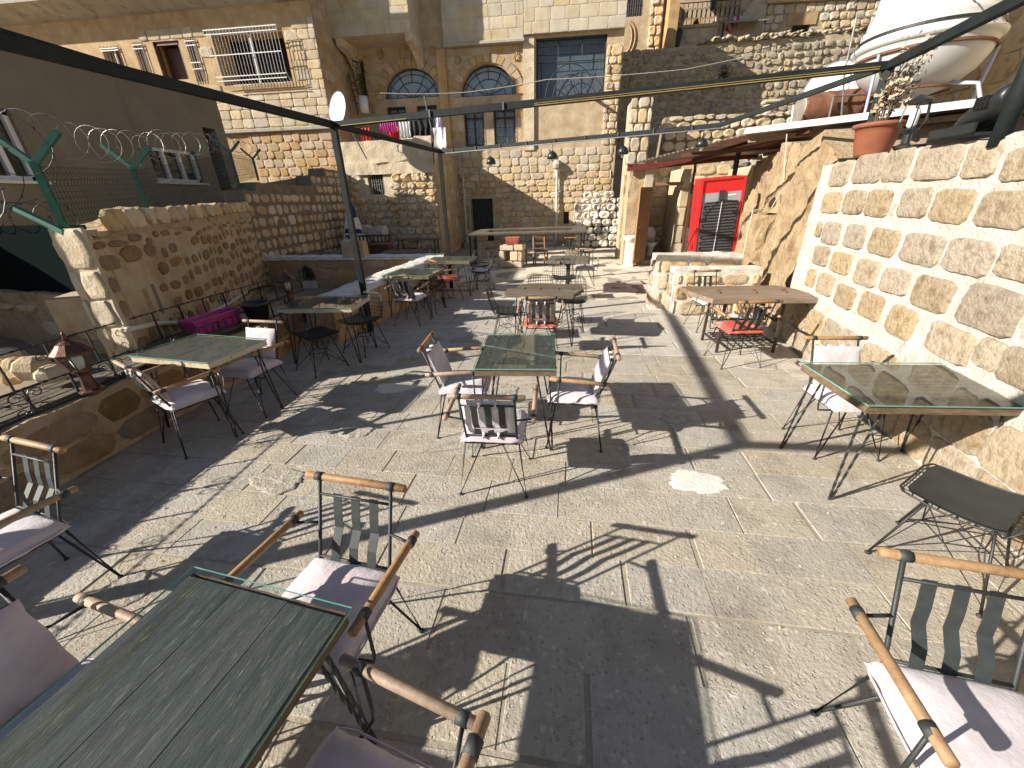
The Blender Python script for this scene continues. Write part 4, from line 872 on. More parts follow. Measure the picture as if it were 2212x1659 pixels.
# stone house of rounded blocks, upper right
SH = Wall('stone_house', 'house of rounded pale blocks at upper right with one small black barred window', 'house', (8.0, 24.6), (15.5, 24.9))
uS = SH.uz(*zr(1560, 200))[0]; Hs = (SH.uz(*zr(1848, 320))[0], SH.uz(*zr(2030, 320))[0], SH.uz(*zr(1940, 372))[1], SH.uz(*zr(1940, 262))[1])
zcS = SH.uz(*zr(1800, 40))[1]
part('wall', holed(uS, SH.L, 6, zcS + 3, .6, [Hs], reveal=.4), 'mortar', SH.root)
lay(SH.root, courses(uS + .02, SH.L, 7.8, zcS, .30, .3, .5, .03, skip=inside([Hs], .3)), stone_set('limepale', 8, rough=.06, sup=3.8, dome=.3), .08, name='block')
part('window_slab', M().box((Hs[0] - .3, -.05, Hs[3]), (Hs[1] + .2, 0, Hs[3] + .55)), 'cutstone', SH.root)
gm = M(); a, b, c, d = Hs
for k in range(5): gm.tube([(a + (b - a)*k/4, .04, c), (a + (b - a)*k/4, .04, d)], .016, 4)
for k in range(4): gm.tube([(a, .04, c + (d - c)*k/3), (b, .04, c + (d - c)*k/3)], .016, 4)
f = part('window', gm, 'ironblack', SH.root); part('pane', M().box((a, .2, c), (b, .21, d)), 'pane', f)
part('cornice', M().bbox((uS - .1, -.2, zcS), (SH.L, 0, zcS + .16), .03), 'cutstone', SH.root)
part('upper_wall', M().box((uS, -.06, zcS + .16), (SH.L, 0, zcS + 3)), 'limestone', SH.root)
part('stair_wall', M().prism([(uS - 2.2, -.1, zcS - 2), (uS, -.1, zcS - 2), (uS, -.1, zcS + .3), (uS - .5, -.1, zcS + .3)], (0, .5, 0)), 'limepale', SH.root)
# tawny wall behind the tank
TW = Wall('tawny_wall', 'tawny cut stone wall behind the white water tank at upper right', 'wall', (7.3, 12.6), (8.6, 5.6))
part('wall', rough_slab(TW.L, lambda u: 7.0, .5, .2, .06, 2, zlow=2.4, seed=98), 'limestone', TW.root, True)
lay(TW.root, courses(0, TW.L, 2.8, 6.9, .42, .5, .95, .02), stone_set('limestone', 6, rough=.05, sup=6), .04, name='block')
# ------------------------------------------------------------------ toilets
WT = Wall('toilet_block', 'small stone toilet block with two open doorways and a red steel beam', 'toilet block', (1.95, 12.9), (5.4, 12.9))
wu = lambda X: X - 1.95
part('left_pier', rough_slab(.62, lambda u: 2.62 + .06*mn.noise((u*6, 0, 0)), .5, .08, .035, 4, zlow=-.1, seed=101), 'rawwall', WT.root, True)
part('jamb_block', M().bbox((.42, -.06, 2.1), (.66, .3, 2.72), .04, .012), 'limepale', WT.root)
for k in range(5): part('jamb_block', M().bbox((wu(3.42) + rnd(-.02, .02), -.02, .12 + k*.49), (wu(3.62) + rnd(-.02, .03), .25, .60 + k*.49), .02, .008), 'limepale', WT.root)
part('back_wall', M().box((.2, 1.8, -.1), (3.4, 2.0, 2.8)), 'mortar', WT.root)
lay(WT.root, courses(.3, 3.4, .1, 2.75, .3, .35, .7, .03), stone_set('limestone', 5, rough=.06, sup=5), .03, name='stone', y=1.8)
part('partition', M().box((wu(3.46), .2, -.1), (wu(3.56), 1.8, 2.6)), 'mortar', WT.root)
part('side_wall', M().box((.1, .3, -.1), (.3, 2.0, 2.6)), 'mortar', WT.root); part('side_wall', M().box((3.3, .0, -.1), (3.45, 2.0, 2.6)), 'mortar', WT.root)
part('threshold', M().bbox((.58, -.12, -.05), (wu(3.45), 1.85, .12), .02), 'concrete', WT.root); part('threshold', M().bbox((wu(3.56), -.05, -.05), (3.3, 1.85, .12), .02), 'concrete', WT.root)
part('timber_lintel', M().bbox((.6, -.03, 2.16), (wu(3.45), .06, 2.25), .008), 'plankwarm', WT.root)
part('brown_post', M().box((wu(3.66), -.1, .1), (wu(3.71), -.03, 2.8)), 'browntimber', WT.root)
part('roof_beam', M().bar((-.1, -.12, 2.62), (3.3, -.12, 2.84), .08, .15).bar((-.1, -.2, 2.72), (-.02, .3, 2.72), .06, .04), 'redsteel', WT.root)
# panelled door standing open
dr = thing('toilet_door', 'brown panelled wooden door standing open at the left toilet doorway', 'door', (2.6, 12.83, .1), math.atan2(-.50, -.42))
m = M().box((0, -.02, 0), (.66, .02, 2.03)); part('leaf', m, 'doorwood', dr)
for z0_, z1_ in ((.12, .95), (1.08, 1.92)):
    for sd in (-1, 1):
        part('panel', M().box((.1, .018*sd, z0_), (.56, .03*sd, z1_)), 'doorwood', dr)
        for q in range(4): part('groove_strip', M().box((.13 + q*.105, .028*sd, z0_ + .04), (.21 + q*.105, .038*sd, z1_ - .04)), 'doorwood', dr)
part('handle', M().tube([(.6, .02, 1.0), (.6, .07, 1.0), (.52, .07, 1.0)], .01, 6), 'wire', dr)
def toilet(label, x, y, z, rz):
    t = thing('toilet', label, 'toilet', (x, y, z), rz, 'toilets in the block')
    part('bowl', M().lathe([(.12, 0), (.11, .08), (.09, .2), (.13, .3), (.185, .37), (.19, .40), (.16, .41)], 18, (0, 0, 0), True, 1, 1.2), 'porcelain', t, True)
    part('seat', M().lathe([(.2, .41), (.205, .425), (.19, .44), (.12, .44)], 20, (0, 0, 0), True, 1, 1.2), 'porcelain', t, True)
    part('lid', M().prism([(.19*math.cos(k*math.pi/10), .25 + .02, .66 + .23*math.sin(k*math.pi/10)) for k in range(20)], (0, .03, .0)), 'porcelain', t, True)
    part('cistern', M().bbox((-.17, .28, .42), (.17, .44, .74), .03), 'porcelain', t)
toilet('white toilet with raised lid inside the left doorway', 2.93, 13.75, .12, 0); toilet('white toilet half hidden behind the red fridge', 3.98, 13.75, .12, 0)
# hand basin left of the door
sk_ = thing('hand_basin', 'white hand basin on the wall left of the open toilet door', 'sink', (2.10, 12.58, 0))
part('bowl', M().lathe([(.05, .66), (.14, .70), (.22, .80), (.25, .86), (.22, .86), (.15, .76), (.04, .72)], 18, (0, 0, 0), True, 1, .8), 'porcelain', sk_, True)
part('pedestal', M().box((-.12, -.1, 0), (.12, .14, .68)), 'whitepaint', sk_)
# corrugated roof with a white board edge
rf = thing('tin_roof', 'corrugated tin roof over the toilets with a long white board along its edge', 'roof', (0, 0, 0))
A_, B_, C_, D_ = at(*z3(440, 840), 3.0), at(*zk(2110, 855), 3.0), V((8.2, 13.0, 3.05)), V((2.0, 12.6, 2.74)); A_.z = 2.95; B_.z = 2.95
B_ = A_ + (B_ - A_)*1.25
A2 = V((2.9, 10.6, 2.86))
def rfn(a, b):
    p = (A_*(1 - b) + D_*b)*(1 - a) + (B_*(1 - b) + C_*b)*a; return (p.x, p.y, p.z + .02*math.sin(b*150))
part('tin_sheet', M().sheet(10, 200, rfn), 'tin', rf, True)
part('edge_board', M().bar(A_ + V((-.1, .0, .03)), B_ + V((0, 0, .03)), .03, .10), 'board', rf)
for k in (.25, .55, .85): part('rafter', M().bar(A_*(1 - k) + B_*k + V((0, .05, -.07)), D_*(1 - k) + C_*k + V((0, 0, -.07)), .06, .08), 'browntimber', rf)
part('purlin', M().bar(A_ + V((.1, .25, -.10)), B_ + V((0, .25, -.10)), .06, .08), 'plankwarm', rf); part('purlin', M().bar((A_ + D_)/2 + V((0, 0, -.10)), (B_ + C_)/2 + V((0, 0, -.1)), .06, .08), 'browntimber', rf)
q = atY(*zw(1320, 150), 11.3); m = M().tube([q, V((q.x, q.y, 0))], .055, 10); part('roof_post', m, 'blackmetal', rf)
# timber wall / shed under the board, behind the pot and the lantern
part('under_wall', M().bar(A_*.62 + B_*.38 + V((.1, .5, -.22)), B_ + V((.3, .5, -.22)), .06, .34), 'plankwarm', rf)
part('deck', M().prism([A_ + V((.3, .4, -.12)), B_ + V((0, .4, -.12)), C_ + V((0, 0, -.1)), D_ + V((1.5, 0, .05))], (0, 0, .02)), 'browntimber', rf)
# ------------------------------------------------------------------ furniture on the terrace
def cushion(w_, d, h, puff=.02, seed=0, n=16, drape=0.0, wr=.006):
    m = M()
    def f(a, b, s):
        x, y = 2*a - 1, 2*b - 1; e = max(0, (1 - abs(x)**5)*(1 - abs(y)**5))**.35
        k = 1 - .05*(1 - e)
        wob = wr*(mn.noise((x*2.5, y*2.5, seed)) + .7*mn.noise((x*6, y*6, seed + 2))*(1 - e*.5))
        return (x*w_/2*k + wob, y*d/2*k + wob*.8, s*(h/2*e**.8 + puff*e*(1 - .5*(x*x + y*y))) + wob - (drape*(max(abs(x), abs(y))**6) if drape else 0))
    m.sheet(n, n, lambda a, b: f(a, b, 1)); k = len(m.f); m.sheet(n, n, lambda a, b: f(a, b, -.7)); m.f[k:] = [tuple(reversed(q)) for q in m.f[k:]]
    return m
def make_armchair(seat='velvet', back=None, tapes=None, seed=0):
    t = thing('armchair', 'x', 'chair', (0, 0, 0), 0, 'dowel armchairs on the terrace')
    by = lambda z: -.16 - (z - .43)*.34
    for s_ in (-1, 1):
        x = .172*s_
        part('back_post', M().tube([(x, by(.82), .82), (x, by(.43), .43), (x*.98, -.15, .40)], .0078, 8), 'blackmetal', t, True)
        a = part('armrest', M().lathe([(.012, 0), (.0165, .004), (.0165, .456), (.012, .46)], 12), 'dowel', t, True); a.location = (.285*s_, -.25, .636); a.rotation_euler = (R(-90 + 3.5), 0, 0)
        for y0, y1, z in ((-.215, -.180, .637), (.12, .155, .657)): part('collar', M().tube([(.285*s_, y0, z), (.285*s_, y1, z)], .0192, 12), 'strap', t, True)
        part('arm_rod', M().tube([(x, by(.625), .625), (.285*s_, -.198, .625)], .0065, 7), 'blackmetal', t, True)
        part('arm_support', M().tube([(.285*s_, .138, .645), (.282*s_, .14, .44), (.272*s_, .14, .395), (.18*s_, .15, .40)], .0065, 7), 'blackmetal', t, True)
        for q in (-1, 1):
            fx, fy = .235*s_, .225*q
            lg = part('leg', M().tube([(.185*s_, .165*q, .405), (fx, fy, .010), (.065*s_, .15*q, .405)], .0062, 7), 'blackmetal', t, True); part('foot_cap', M().lathe([(.013, 0), (.014, .006), (.009, .014)], 8, (fx, fy, 0)), 'blackmetal', lg)
    r = part('top_rail', M().lathe([(.012, 0), (.0165, .004), (.0165, .476), (.012, .48)], 12), 'dowel', t, True); r.location = (-.24, by(.825), .825); r.rotation_euler = (0, R(90), 0)
    for x in (-.1725, .1725): part('collar', M().tube([(x - .0175, by(.825), .825), (x + .0175, by(.825), .825)], .0195, 12), 'strap', t, True)
    for z in (.75, .475): part('back_rod', M().tube([(-.172, by(z), z), (.172, by(z), z)], .0065, 7), 'blackmetal', t, True)
    part('seat_frame', M().tube([(-.185, -.165, .405), (.185, -.165, .405), (.185, .165, .405), (-.185, .165, .405)], .0065, 6, closed=True), 'blackmetal', t, True)
    for k in (-1, 0, 1):
        x = k*.088; pts = [(by(.755) - .008, .755), (by(.66) - .012, .66), (by(.60) - .022, .60), (by(.54) + .004, .54), (by(.47) + .004, .47)]
        m = M(); m.rings([[(x - .021, y_, z), (x + .021, y_, z), (x + .021, y_ + .003, z), (x - .021, y_ + .003, z)] for y_, z in pts]); part('strap', m, 'strap', t)
    c = part('seat_cushion', cushion(.45, .43, .06, .012, seed, 18, .03), seat, t, True); c.location = (0, .02, .455)
    pp_ = [(.222*math.copysign(abs(math.cos(q*math.pi/18))**.28, math.cos(q*math.pi/18)), .212*math.copysign(abs(math.sin(q*math.pi/18))**.28, math.sin(q*math.pi/18)), -.022 + .004*math.sin(q*2.2)) for q in range(36)]
    part('piping', M().tube(pp_, .0042, 5, closed=True), seat, c, True)
    if seat == 'redvinyl': c.scale = (1.0, 1.0, .8)
    if back:
        p = part('back_cushion', cushion(.37, .33, .045, .012, seed + 7, 12), back, t, True); p.location = (0, by(.62) + .035, .625); p.rotation_euler = (R(90 + 18.8), 0, 0)
        for k in (-1, 1):
            for z in (.752, .478):
                part('tie_tape', M().tube([(k*.05 - .0, by(z) + .02, z + .018), (k*.05, by(z) - .012, z + .012), (k*.05, by(z) - .012, z - .012), (k*.05, by(z) + .02, z - .018)], .010, 6), tapes or 'velvetpale', t, True)
    return t
ARMCH = {}
def armchair(rail_mid, fwd, label, seat='velvet', back=None, tapes=None):
    """rail_mid: ground position of the middle of the top rail; fwd: facing direction in degrees"""
    k = (seat, back, tapes)
    if k not in ARMCH: ARMCH[k] = t = make_armchair(seat, back, tapes, len(ARMCH)*3)
    else: t = copy_tree(ARMCH[k])
    a = R(fwd); x, y = rail_mid
    return place(t, (x + .294*math.cos(a), y + .294*math.sin(a), 0), a - math.pi/2, label, 'dowel armchairs on the terrace')
def mid(x0, y0, x1, y1, z=.825): p = (at(x0, y0, z) + at(x1, y1, z))/2; return (p.x, p.y)
armchair(mid(665, 1027, 872, 1053), -97, 'armchair with bare straps and pale mauve seat at the far end of the near table')
armchair((-2.66, 1.40), -100, 'armchair with bare grey straps at the left picture edge beside the stone ledge')
armchair((-1.80, .50), -12, 'armchair with mauve back pad cut off at the bottom left corner beside the near table', back='velvet')
armchair((-.20, .25), 166, 'armchair at the bottom edge right of the near glass table, mostly out of the picture')
armchair((1.31, 1.02), -98, 'big armchair with bare grey straps in the lower right corner')
armchair(mid(970, 855, 1131, 860), 91, 'armchair seen from behind with white tapes, nearest side of the middle glass table', back='velvetpale')
armchair(mid(941, 721, 899, 755), 3, 'armchair on the left side of the middle glass table, mauve back pad turned right', back='velvet')
armchair(mid(1330, 733, 1331, 773), 178, 'armchair on the right side of the middle glass table, mauve back pad turned left', back='velvet')
armchair(mid(1733, 730, 1880, 730), -88, 'armchair with mauve back pad behind the right glass table, close to the mortared wall', back='velvet')
armchair(mid(1593, 652, 1696, 652), 97, 'armchair with smooth red seat and bare straps before the wooden table by the wall', seat='redvinyl')
armchair((2.28, 6.56), -82, 'armchair with bare straps and mauve seat behind the warm wooden table by the wall')
armchair((-3.30, 2.42), 64, 'armchair in shade in front of the left glass table, patterned back pad seen from behind', back='pattern')
armchair(mid(525, 693, 610, 696), -96, 'armchair with brightly lit mauve back pad behind the left glass table, by the planter ledge', back='velvet', tapes='velvet')
armchair(mid(1129, 644, 1208, 643), 92, 'armchair with red seat and patterned back pad in front of the rustic plank table', seat='redvinyl', back='pattern')
armchair(mid(834, 599, 888, 600), 84, 'armchair seen from behind in front of the second glass table along the parapet, patterned pad', back='pattern', seat='velvet', tapes='velvetpale')
armchair((-2.55, 8.0), 40, 'small far armchair with red seat in front of the last table along the parapet', seat='redvinyl')
armchair((.40, 12.7), -88, 'far armchair with bare straps standing behind the long bar table', seat='plankwarm')
armchair((.62, 9.75), -92, 'far armchair with mauve seat behind the three plank pedestal table')
# ---- wire chairs
def make_wirechair(pad='blackpad', stripes=False):
    t = thing('wire_chair', 'x', 'chair', (0, 0, 0), 0, 'black wire chairs on the terrace')
    prof = [(.235, .452), (.15, .445), (.07, .434), (-.03, .430), (-.12, .436), (-.175, .458), (-.205, .50), (-.225, .56), (-.245, .64), (-.262, .71), (-.275, .775)]
    def P(u, s):                                                # u across -1..1, s along 0..1
        q = s*(len(prof) - 1); i = min(int(q), len(prof) - 2); f = q - i; y_ = prof[i][0]*(1 - f) + prof[i + 1][0]*f; z = prof[i][1]*(1 - f) + prof[i + 1][1]*f
        hw = .215 + .025*math.sin(min(1, s*1.6)*math.pi) - .03*max(0, s - .75)*4
        rc = 1 - .35*max(0, (abs(u) - .7)/.3)**2*max(0, (s - .9)/.1) - .25*max(0, (abs(u) - .7)/.3)**2*max(0, (.1 - s)/.1)
        lift = .03*u*u*(1 - abs(s - .45)*1.2)
        if s < .5: return (u*hw, y_ if rc == 1 else y_ - (1 - rc)*.1, z + lift)
        return (u*hw, y_ + lift*.9, z - (1 - rc)*.14)
    m = M()
    for k in range(1, 10): u = -1 + 2*k/10; m.tube([P(u, s/16) for s in range(17)], .0032, 4, cap=False)
    for k in range(1, 15): s = k/15; m.tube([P(-1 + 2*u/10, s) for u in range(11)], .0032, 4, cap=False)
    part('wire_mesh', m, 'ironblack', t)
    edge = [P(-1, s/14) for s in range(15)] + [P(-1 + 2*u/8, 1) for u in range(1, 9)] + [P(1, 1 - s/14) for s in range(1, 15)] + [P(1 - 2*u/8, 0) for u in range(1, 8)]
    part('rim', M().tube(edge, .0056, 6, closed=True), 'ironblack', t, True)
    part('inner_rim', M().tube([(x*.93, y_*.96, z - .012) for x, y_, z in edge], .0035, 5, closed=True), 'ironblack', t, True)
    mp = M(); mp.sheet(10, 10, lambda a, b: (lambda p: (p[0]*.88, p[1], p[2] + .012 + .008*(1 - max(abs(2*a - 1), abs(2*b - 1))**4)))(P(2*a - 1, .03 + b*.42)))
    mp.sheet(10, 10, lambda a, b: (lambda p: (p[0]*.88, p[1], p[2] + .004))(P(2*a - 1, .03 + b*.42))); part('seat_pad', mp, pad, t, True)
    nodes = [(.0, .12, .23), (.12, 0, .23), (0, -.12, .23), (-.12, 0, .23)]
    part('base_ring', M().tube(nodes, .0042, 5, closed=True), 'ironblack', t); part('seat_ring', M().tube([(-.14, .12, .425), (.14, .12, .425), (.14, -.12, .425), (-.14, -.12, .425)], .005, 5, closed=True), 'ironblack', t)
    for sx in (-1, 1):
        for sy in (-1, 1):
            f_ = (.215*sx, .225*sy, .010); lg = part('leg', M().tube([(.14*sx, .12*sy, .425), f_], .0062, 7), 'ironblack', t, True)
            part('strut', M().tube([(.14*sx, .12*sy, .42), (0, .12*sy, .23), (f_[0]*.95, f_[1]*.95, .05), (.12*sx, 0, .23), (.14*sx, .12*sy, .42)], .0038, 5), 'ironblack', t)
            part('foot_cap', M().lathe([(.014, 0), (.014, .006), (.008, .014)], 8, (f_[0], f_[1], 0)), 'ironblack', lg)
    return t
WCH = {}
def wirechair(seat, fwd, label, pad='blackpad'):
    if pad not in WCH: WCH[pad] = t = make_wirechair(pad)
    else: t = copy_tree(WCH[pad])
    return place(t, (seat[0], seat[1], 0), R(fwd) - math.pi/2, label, 'black wire chairs on the terrace')
def sp(x, y, z=.45): p = at(x, y, z); return (p.x, p.y)
wirechair((2.13, 1.80), 127, 'wire chair with black pad before the right glass table, at the right picture edge')
wirechair((-2.98, 4.34), 62, 'wire chair seen from behind in front of the shaded glass table by the ledge')
wirechair((-2.70, 5.02), -112, 'wire chair with black pad behind the shaded glass table, against the thick post')
wirechair(sp(*zz(560, 1185)), 2, 'wire chair turned right at the left end of the rustic plank table')
wirechair((-.28, 6.32), -88, 'wire chair whose back shows above the far left edge of the rustic plank table')
wirechair((.22, 6.22), -95, 'wire chair under the far right edge of the rustic plank table')
wirechair(sp(*zz(1210, 800)), -85, 'wire chair in front of the three plank pedestal table')
wirechair((-2.45, 7.25), -95, 'wire chair under the second glass table along the parapet')
wirechair((-2.55, 8.05), -90, 'wire chair between the second and the last table along the parapet, its back showing')
wirechair((-1.72, 9.05), 178, 'wire chair with pale pad at the right end of the last table along the parapet', 'cloth_white')
wirechair((-1.95, 9.9), -92, 'wire chair behind the last table along the parapet, only its arched back showing')
# ---- glass topped tables on twisted legs
def twistleg(t, x, y, sx, sy, h, sp_=.10):
    f_ = (x + sx*.035, y + sy*.035, 0)
    part('leg', M().tube([V((x, y - sy*.015, h))*(1 - k/24) + V(f_)*(k/24) for k in range(25)] + [V((x - sx*sp_, y, h))*(k/24) + V((f_[0] - sx*.014, f_[1], 0))*(1 - k/24) for k in range(25)], .0085, 4, twist=75), 'ironblack', t)
def glass_table(label, c, w_, l, rz, n=4, top='plankdark', over=.012, h=.74, along='y', edge='plankedge'):
    t = thing('glass_table', label, 'table', (c[0], c[1], 0), R(rz), 'glass topped tables'); th = .05
    W_, L_ = (w_, l) if along == 'y' else (l, w_)
    for k in range(n):
        a, b = -W_/2 + W_*k/n, -W_/2 + W_*(k + 1)/n
        j = lambda: rnd(-.006, .006)
        m = M().bbox((a + .0004, -L_/2 + .012 + j(), h - th), (b - .0004, L_/2 - .012 + j(), h - rnd(0, .002)), .0015)
        o = part('plank', m, top, t)
        if along == 'x': o.rotation_euler = (0, 0, R(90))
    for s_ in (-1, 1):
        pts = 14
        for q, (ax, ln, wd) in enumerate((('x', w_, l), ('y', l, w_))):
            def fn(a, b, s_=s_, q=q, ln=ln, wd=wd):
                u = (a - .5)*(ln + .004); o_ = s_*(wd/2 + .004*mn.noise((a*9, q, s_*3 + b)) + .002); z = h - th - .002 + b*(th - .002)
                return (u, o_, z) if q == 0 else (o_, u, z)
            part('edge', M().sheet(pts, 3, fn), edge, t, True)
    for sx in (-1, 1):
        for sy in (-1, 1): twistleg(t, sx*(w_/2 - .05), sy*(l/2 - .06), sx, sy, h - th)
    for yb in (-l/2 + .10, l/2 - .15): part('under_batten', M().box((-w_/2 + .05, yb, h - th - .02), (w_/2 - .05, yb + .05, h - th - .001)), 'plankwarm', t)
    g = M().box((-w_/2 - over, -l/2 - over, h + .002), (w_/2 + over, l/2 + over, h + .010)); me = g.mesh('glass_top', 'tableglass'); me.materials.append(MATS['glassedge'])
    for p in me.polygons:
        if abs(p.normal.z) < .5: p.material_index = 1
    mobj('glass_top', me, t); return t
glass_table('near glass table of dark planks in the lower left corner, green glass edge', (-1.02, .27), .62, 1.04, -8.4, 3, over=.016)
glass_table('middle glass table with three armchairs round it, dark planks under the glass', (-.32, 3.12), .62, .84, 2, 3)
glass_table('left glass table with a pale lit front edge, beside the planter ledge', (-3.24, 3.05), .86, .60, -8, 4, top='plankdark', edge='limepale')
glass_table('shaded glass table by the ledge with two wire chairs', (-3.02, 4.80), .92, .66, 5, 4, edge='limepale')
glass_table('second glass table along the white topped parapet', (-2.63, 7.12), .85, .78, -4, 4)
glass_table('right glass table reflecting the mortared wall', (2.33, 2.62), .97, .66, 2, 4, top='plankgrey')
glass_table('last pale wooden table with glass along the parapet, by the far post', (-2.37, 8.84), 1.0, .70, -3, 4, top='plankgrey')
# ---- rustic tables
def plank_top(t, outline_fn, planks, mt, h, th=.05):
    for (y0, y1, x0, x1, dx0, dx1) in planks:
        m = M(); n = 10; top_ = []
        for s_, xs, ys in ((0, x0, y0), (1, x1, y0), (2, x1 + dx1, y1), (3, x0 + dx0, y1)): top_.append((xs, ys))
        pts = []
        for (a, b) in zip(top_, top_[1:] + top_[:1]):
            for k in range(6): f = k/6; pts.append((a[0]*(1 - f) + b[0]*f + rnd(-.006, .006), a[1]*(1 - f) + b[1]*f + rnd(-.004, .004)))
        m.rings([[(x*.99, y*.995, h - th) for x, y in pts], [(x, y, h - th + .008) for x, y in pts], [(x, y, h - .006) for x, y in pts], [(x*.995, y*.995, h + rnd(-.002, .002)) for x, y in pts]]); part('plank', m, mt, t)
t = thing('plank_table', 'rustic grey plank table with uneven ends in the middle of the terrace', 'table', (-.17, 5.62, 0), R(-4))
plank_top(t, None, [(-.36, -.01, -.53, .40, -.02, .11), (.0, .37, -.46, .53, .08, -.03)], 'plankgrey', .745)
for k in (-.33, -.1, .16, .36): part('iron_clamp', M().box((k, -.06, .7455), (k + .03, .07, .752)), 'rust', t)
for sx in (-1, 1):
    for sy in (-1, 1): twistleg(t, sx*.38, sy*.24, sx, sy, .695)
# plank table on an old cast iron sewing machine base
t = thing('plank_table', 'warm brown plank table on an old treadle base beside the mortared wall', 'table', (2.46, 5.42, 0), R(3))
plank_top(t, None, [(-.39, -.14, -.60, .70, -.07, .0), (-.137, .12, -.68, .70, -.05, -.02), (.123, .39, -.73, .68, -.0, -.12)], 'plankwarm', .745, .06)
for k in (-.4, .05, .42): part('iron_hinge', M().tube([(k, -.1, .747), (k + .05, -.02, .75), (k + .02, .06, .748), (k + .1, .1, .748)], .006, 5), 'rust', t)
for sx in (-1, 1):
    m = M()
    for sy in (-1, 1): m.bar((sx*.36, sy*.22, .685), (sx*.36, sy*.25, 0), .03, .03).tube([(sx*.36, sy*.22, .5), (sx*.36, sy*.1, .38), (sx*.36, 0, .5)], .012, 5)
    for z in (.12, .4, .66): m.bar((sx*.36, -.23, z), (sx*.36, .23, z), .02, .025)
    part('iron_side', m, 'castiron', t)
m = M()
for k in range(5): m.bar((-.34, -.16 + k*.08, .14), (.34, -.16 + k*.08, .14), .012, .02)
for k in range(7): m.bar((-.3 + k*.1, -.17, .145), (-.3 + k*.1, .17, .145), .012, .012)
m.tube([(-.2 + .11*math.cos(q*.5), -.2, .27 + .11*math.sin(q*.5)) for q in range(13)], .01, 5); part('treadle', m, 'castiron', t)
part('drawer_frame', M().tube([(-.36, .1, .60), (.36, .1, .60), (.36, .1, .35), (-.36, .1, .35)], .014, 6, closed=True), 'ironblack', t)
# three plank pedestal table
t = thing('pedestal_table', 'black pedestal table with three weathered thick planks for a top', 'table', (.21, 8.75, 0), R(84))
plank_top(t, None, [(-.42, -.15, -.5, .46, .03, .0), (-.14, .13, -.46, .5, .0, .04), (.14, .42, -.48, .47, .03, -.02)], 'plankgrey', .745, .05)
part('column', M().tube([(0, 0, .06), (0, 0, .64)], .045, 8).box((-.17, -.05, .62), (.17, .05, .69)).box((-.05, -.17, .62), (.05, .17, .69)), 'ironblack', t); part('foot_plate', M().lathe([(.26, 0), (.27, .02), (.06, .06)], 16), 'ironblack', t)
# long bar: a ring of planks on thin posts
bp = [at(*zz(75, 305), .95), at(*zz(1470, 265), .95), at(*zz(1470, 200), .95), at(*zz(235, 245), .95)]
t = thing('bar_table', 'long high bar of planks with an open middle, on thin black posts', 'table', (bp[0].x, bp[0].y, 0), 0); o_ = V((bp[0].x, bp[0].y, 0))
q = [b - o_ for b in bp]; c = sum(q, V())/4; inn = [c + (v - c)*.0 + V(((v - c).x*.74, (v - c).y*.44, (v - c).z)) for v in q]
for a in range(4):
    b = (a + 1) % 4; nseg = (3, 1, 3, 1)[a]
    for k in range(nseg):
        f0, f1 = k/nseg + .002, (k + 1)/nseg - .002; L_ = lambda s, e, f: s*(1 - f) + e*f
        part('plank', M().prism([L_(q[a], q[b], f0), L_(q[a], q[b], f1), L_(inn[a], inn[b], f1), L_(inn[a], inn[b], f0)], (0, 0, -.05)), 'plankgrey', t)
for (i, f) in ((0, .02), (0, .06), (0, .98), (1, .98), (2, .03), (2, .95), (3, .4), (0, .5)):
    a, b = q[i], q[(i + 1) % 4]; p = a*(1 - f) + b*f; p = c + (p - c)*.97
    part('leg', M().box((p.x - .025, p.y - .025, 0), (p.x + .025, p.y + .025, .9)), 'ironblack', t)
part('foot_rail', M().bar(q[0] + V((.05, .05, -.9)), q[0] + V((.7, .25, -.88)), .03, .03), 'ironblack', t)
# ------------------------------------------------------------------ pergola frame
PZ = 2.86
pA, pB = V((-3.03, 5.88, PZ)), V((-2.56, 9.35, PZ)); pC = V((-3.42, .72, 2.78)); pR2 = V((3.24, 5.30, 3.03)); pR1 = V((2.86, 3.35, 2.99)); pR0 = V((2.52, .68, 2.86)); pF = at(1556, 270, 2.84)
pg = thing('pergola_frame', 'black steel pergola frame over the terrace, on thin posts, without a roof', 'pergola', (pA.x, pA.y, 0)); o_ = V((pA.x, pA.y, 0))
for p, zb0, w_ in ((pA, 0, .075), (pB, 0, .07), (pC, 0, .08)): part('post', M().bar(V((p.x, p.y, zb0)) - o_, p - o_, w_, w_), 'beam', pg)
part('post', M().bar(V((pR2.x + .02, pR2.y + .02, 2.15)) - o_, pR2 - o_, .075, .075), 'beam', pg)
part('post', M().bar(V((pR0.x + .02, pR0.y, 2.1)) - o_, pR0 - o_, .075, .075), 'beam', pg)
part('post', M().tube([V((pR1.x, pR1.y, 2.14)) - o_, pR1 - o_], .05, 12), 'beam', pg, True)
for a, b, w_ in ((pC, pA, .08), (pA, pB, .07), (pA, pR2, .075), (pB, pF, .06), (pR0, pR1, .075), (pR1, pR2, .075), (pR2, pF, .06), (pC, pR0, .08)):
    a, b = a - o_, b - o_; d = (b - a).normalized(); part('beam', M().bar(a - d*.03, b + d*.03, w_*.8, w_*.92 + (.002 if w_ > .07 else 0)), 'beam', pg)
d = (pR2 - pA)
for f0, f1, oy, oz, w_, h_ in ((.43, .985, -.034, -.026, .008, .009), (.43, .985, -.034, -.008, .008, .006), (.02, .17, -.034, -.024, .008, .009)):
    part('cable_strip', M().bar(pA + d*f0 - o_ + V((0, oy, oz)), pA + d*f1 - o_ + V((0, oy, oz)), w_, h_), 'yellowcable', pg)
d2 = pF - pB
part('conduit', M().tube([pB - o_ + V((0, -.045, -.045)), pF - o_ + V((0, -.045, -.045))], .009, 6), 'wire', pg)
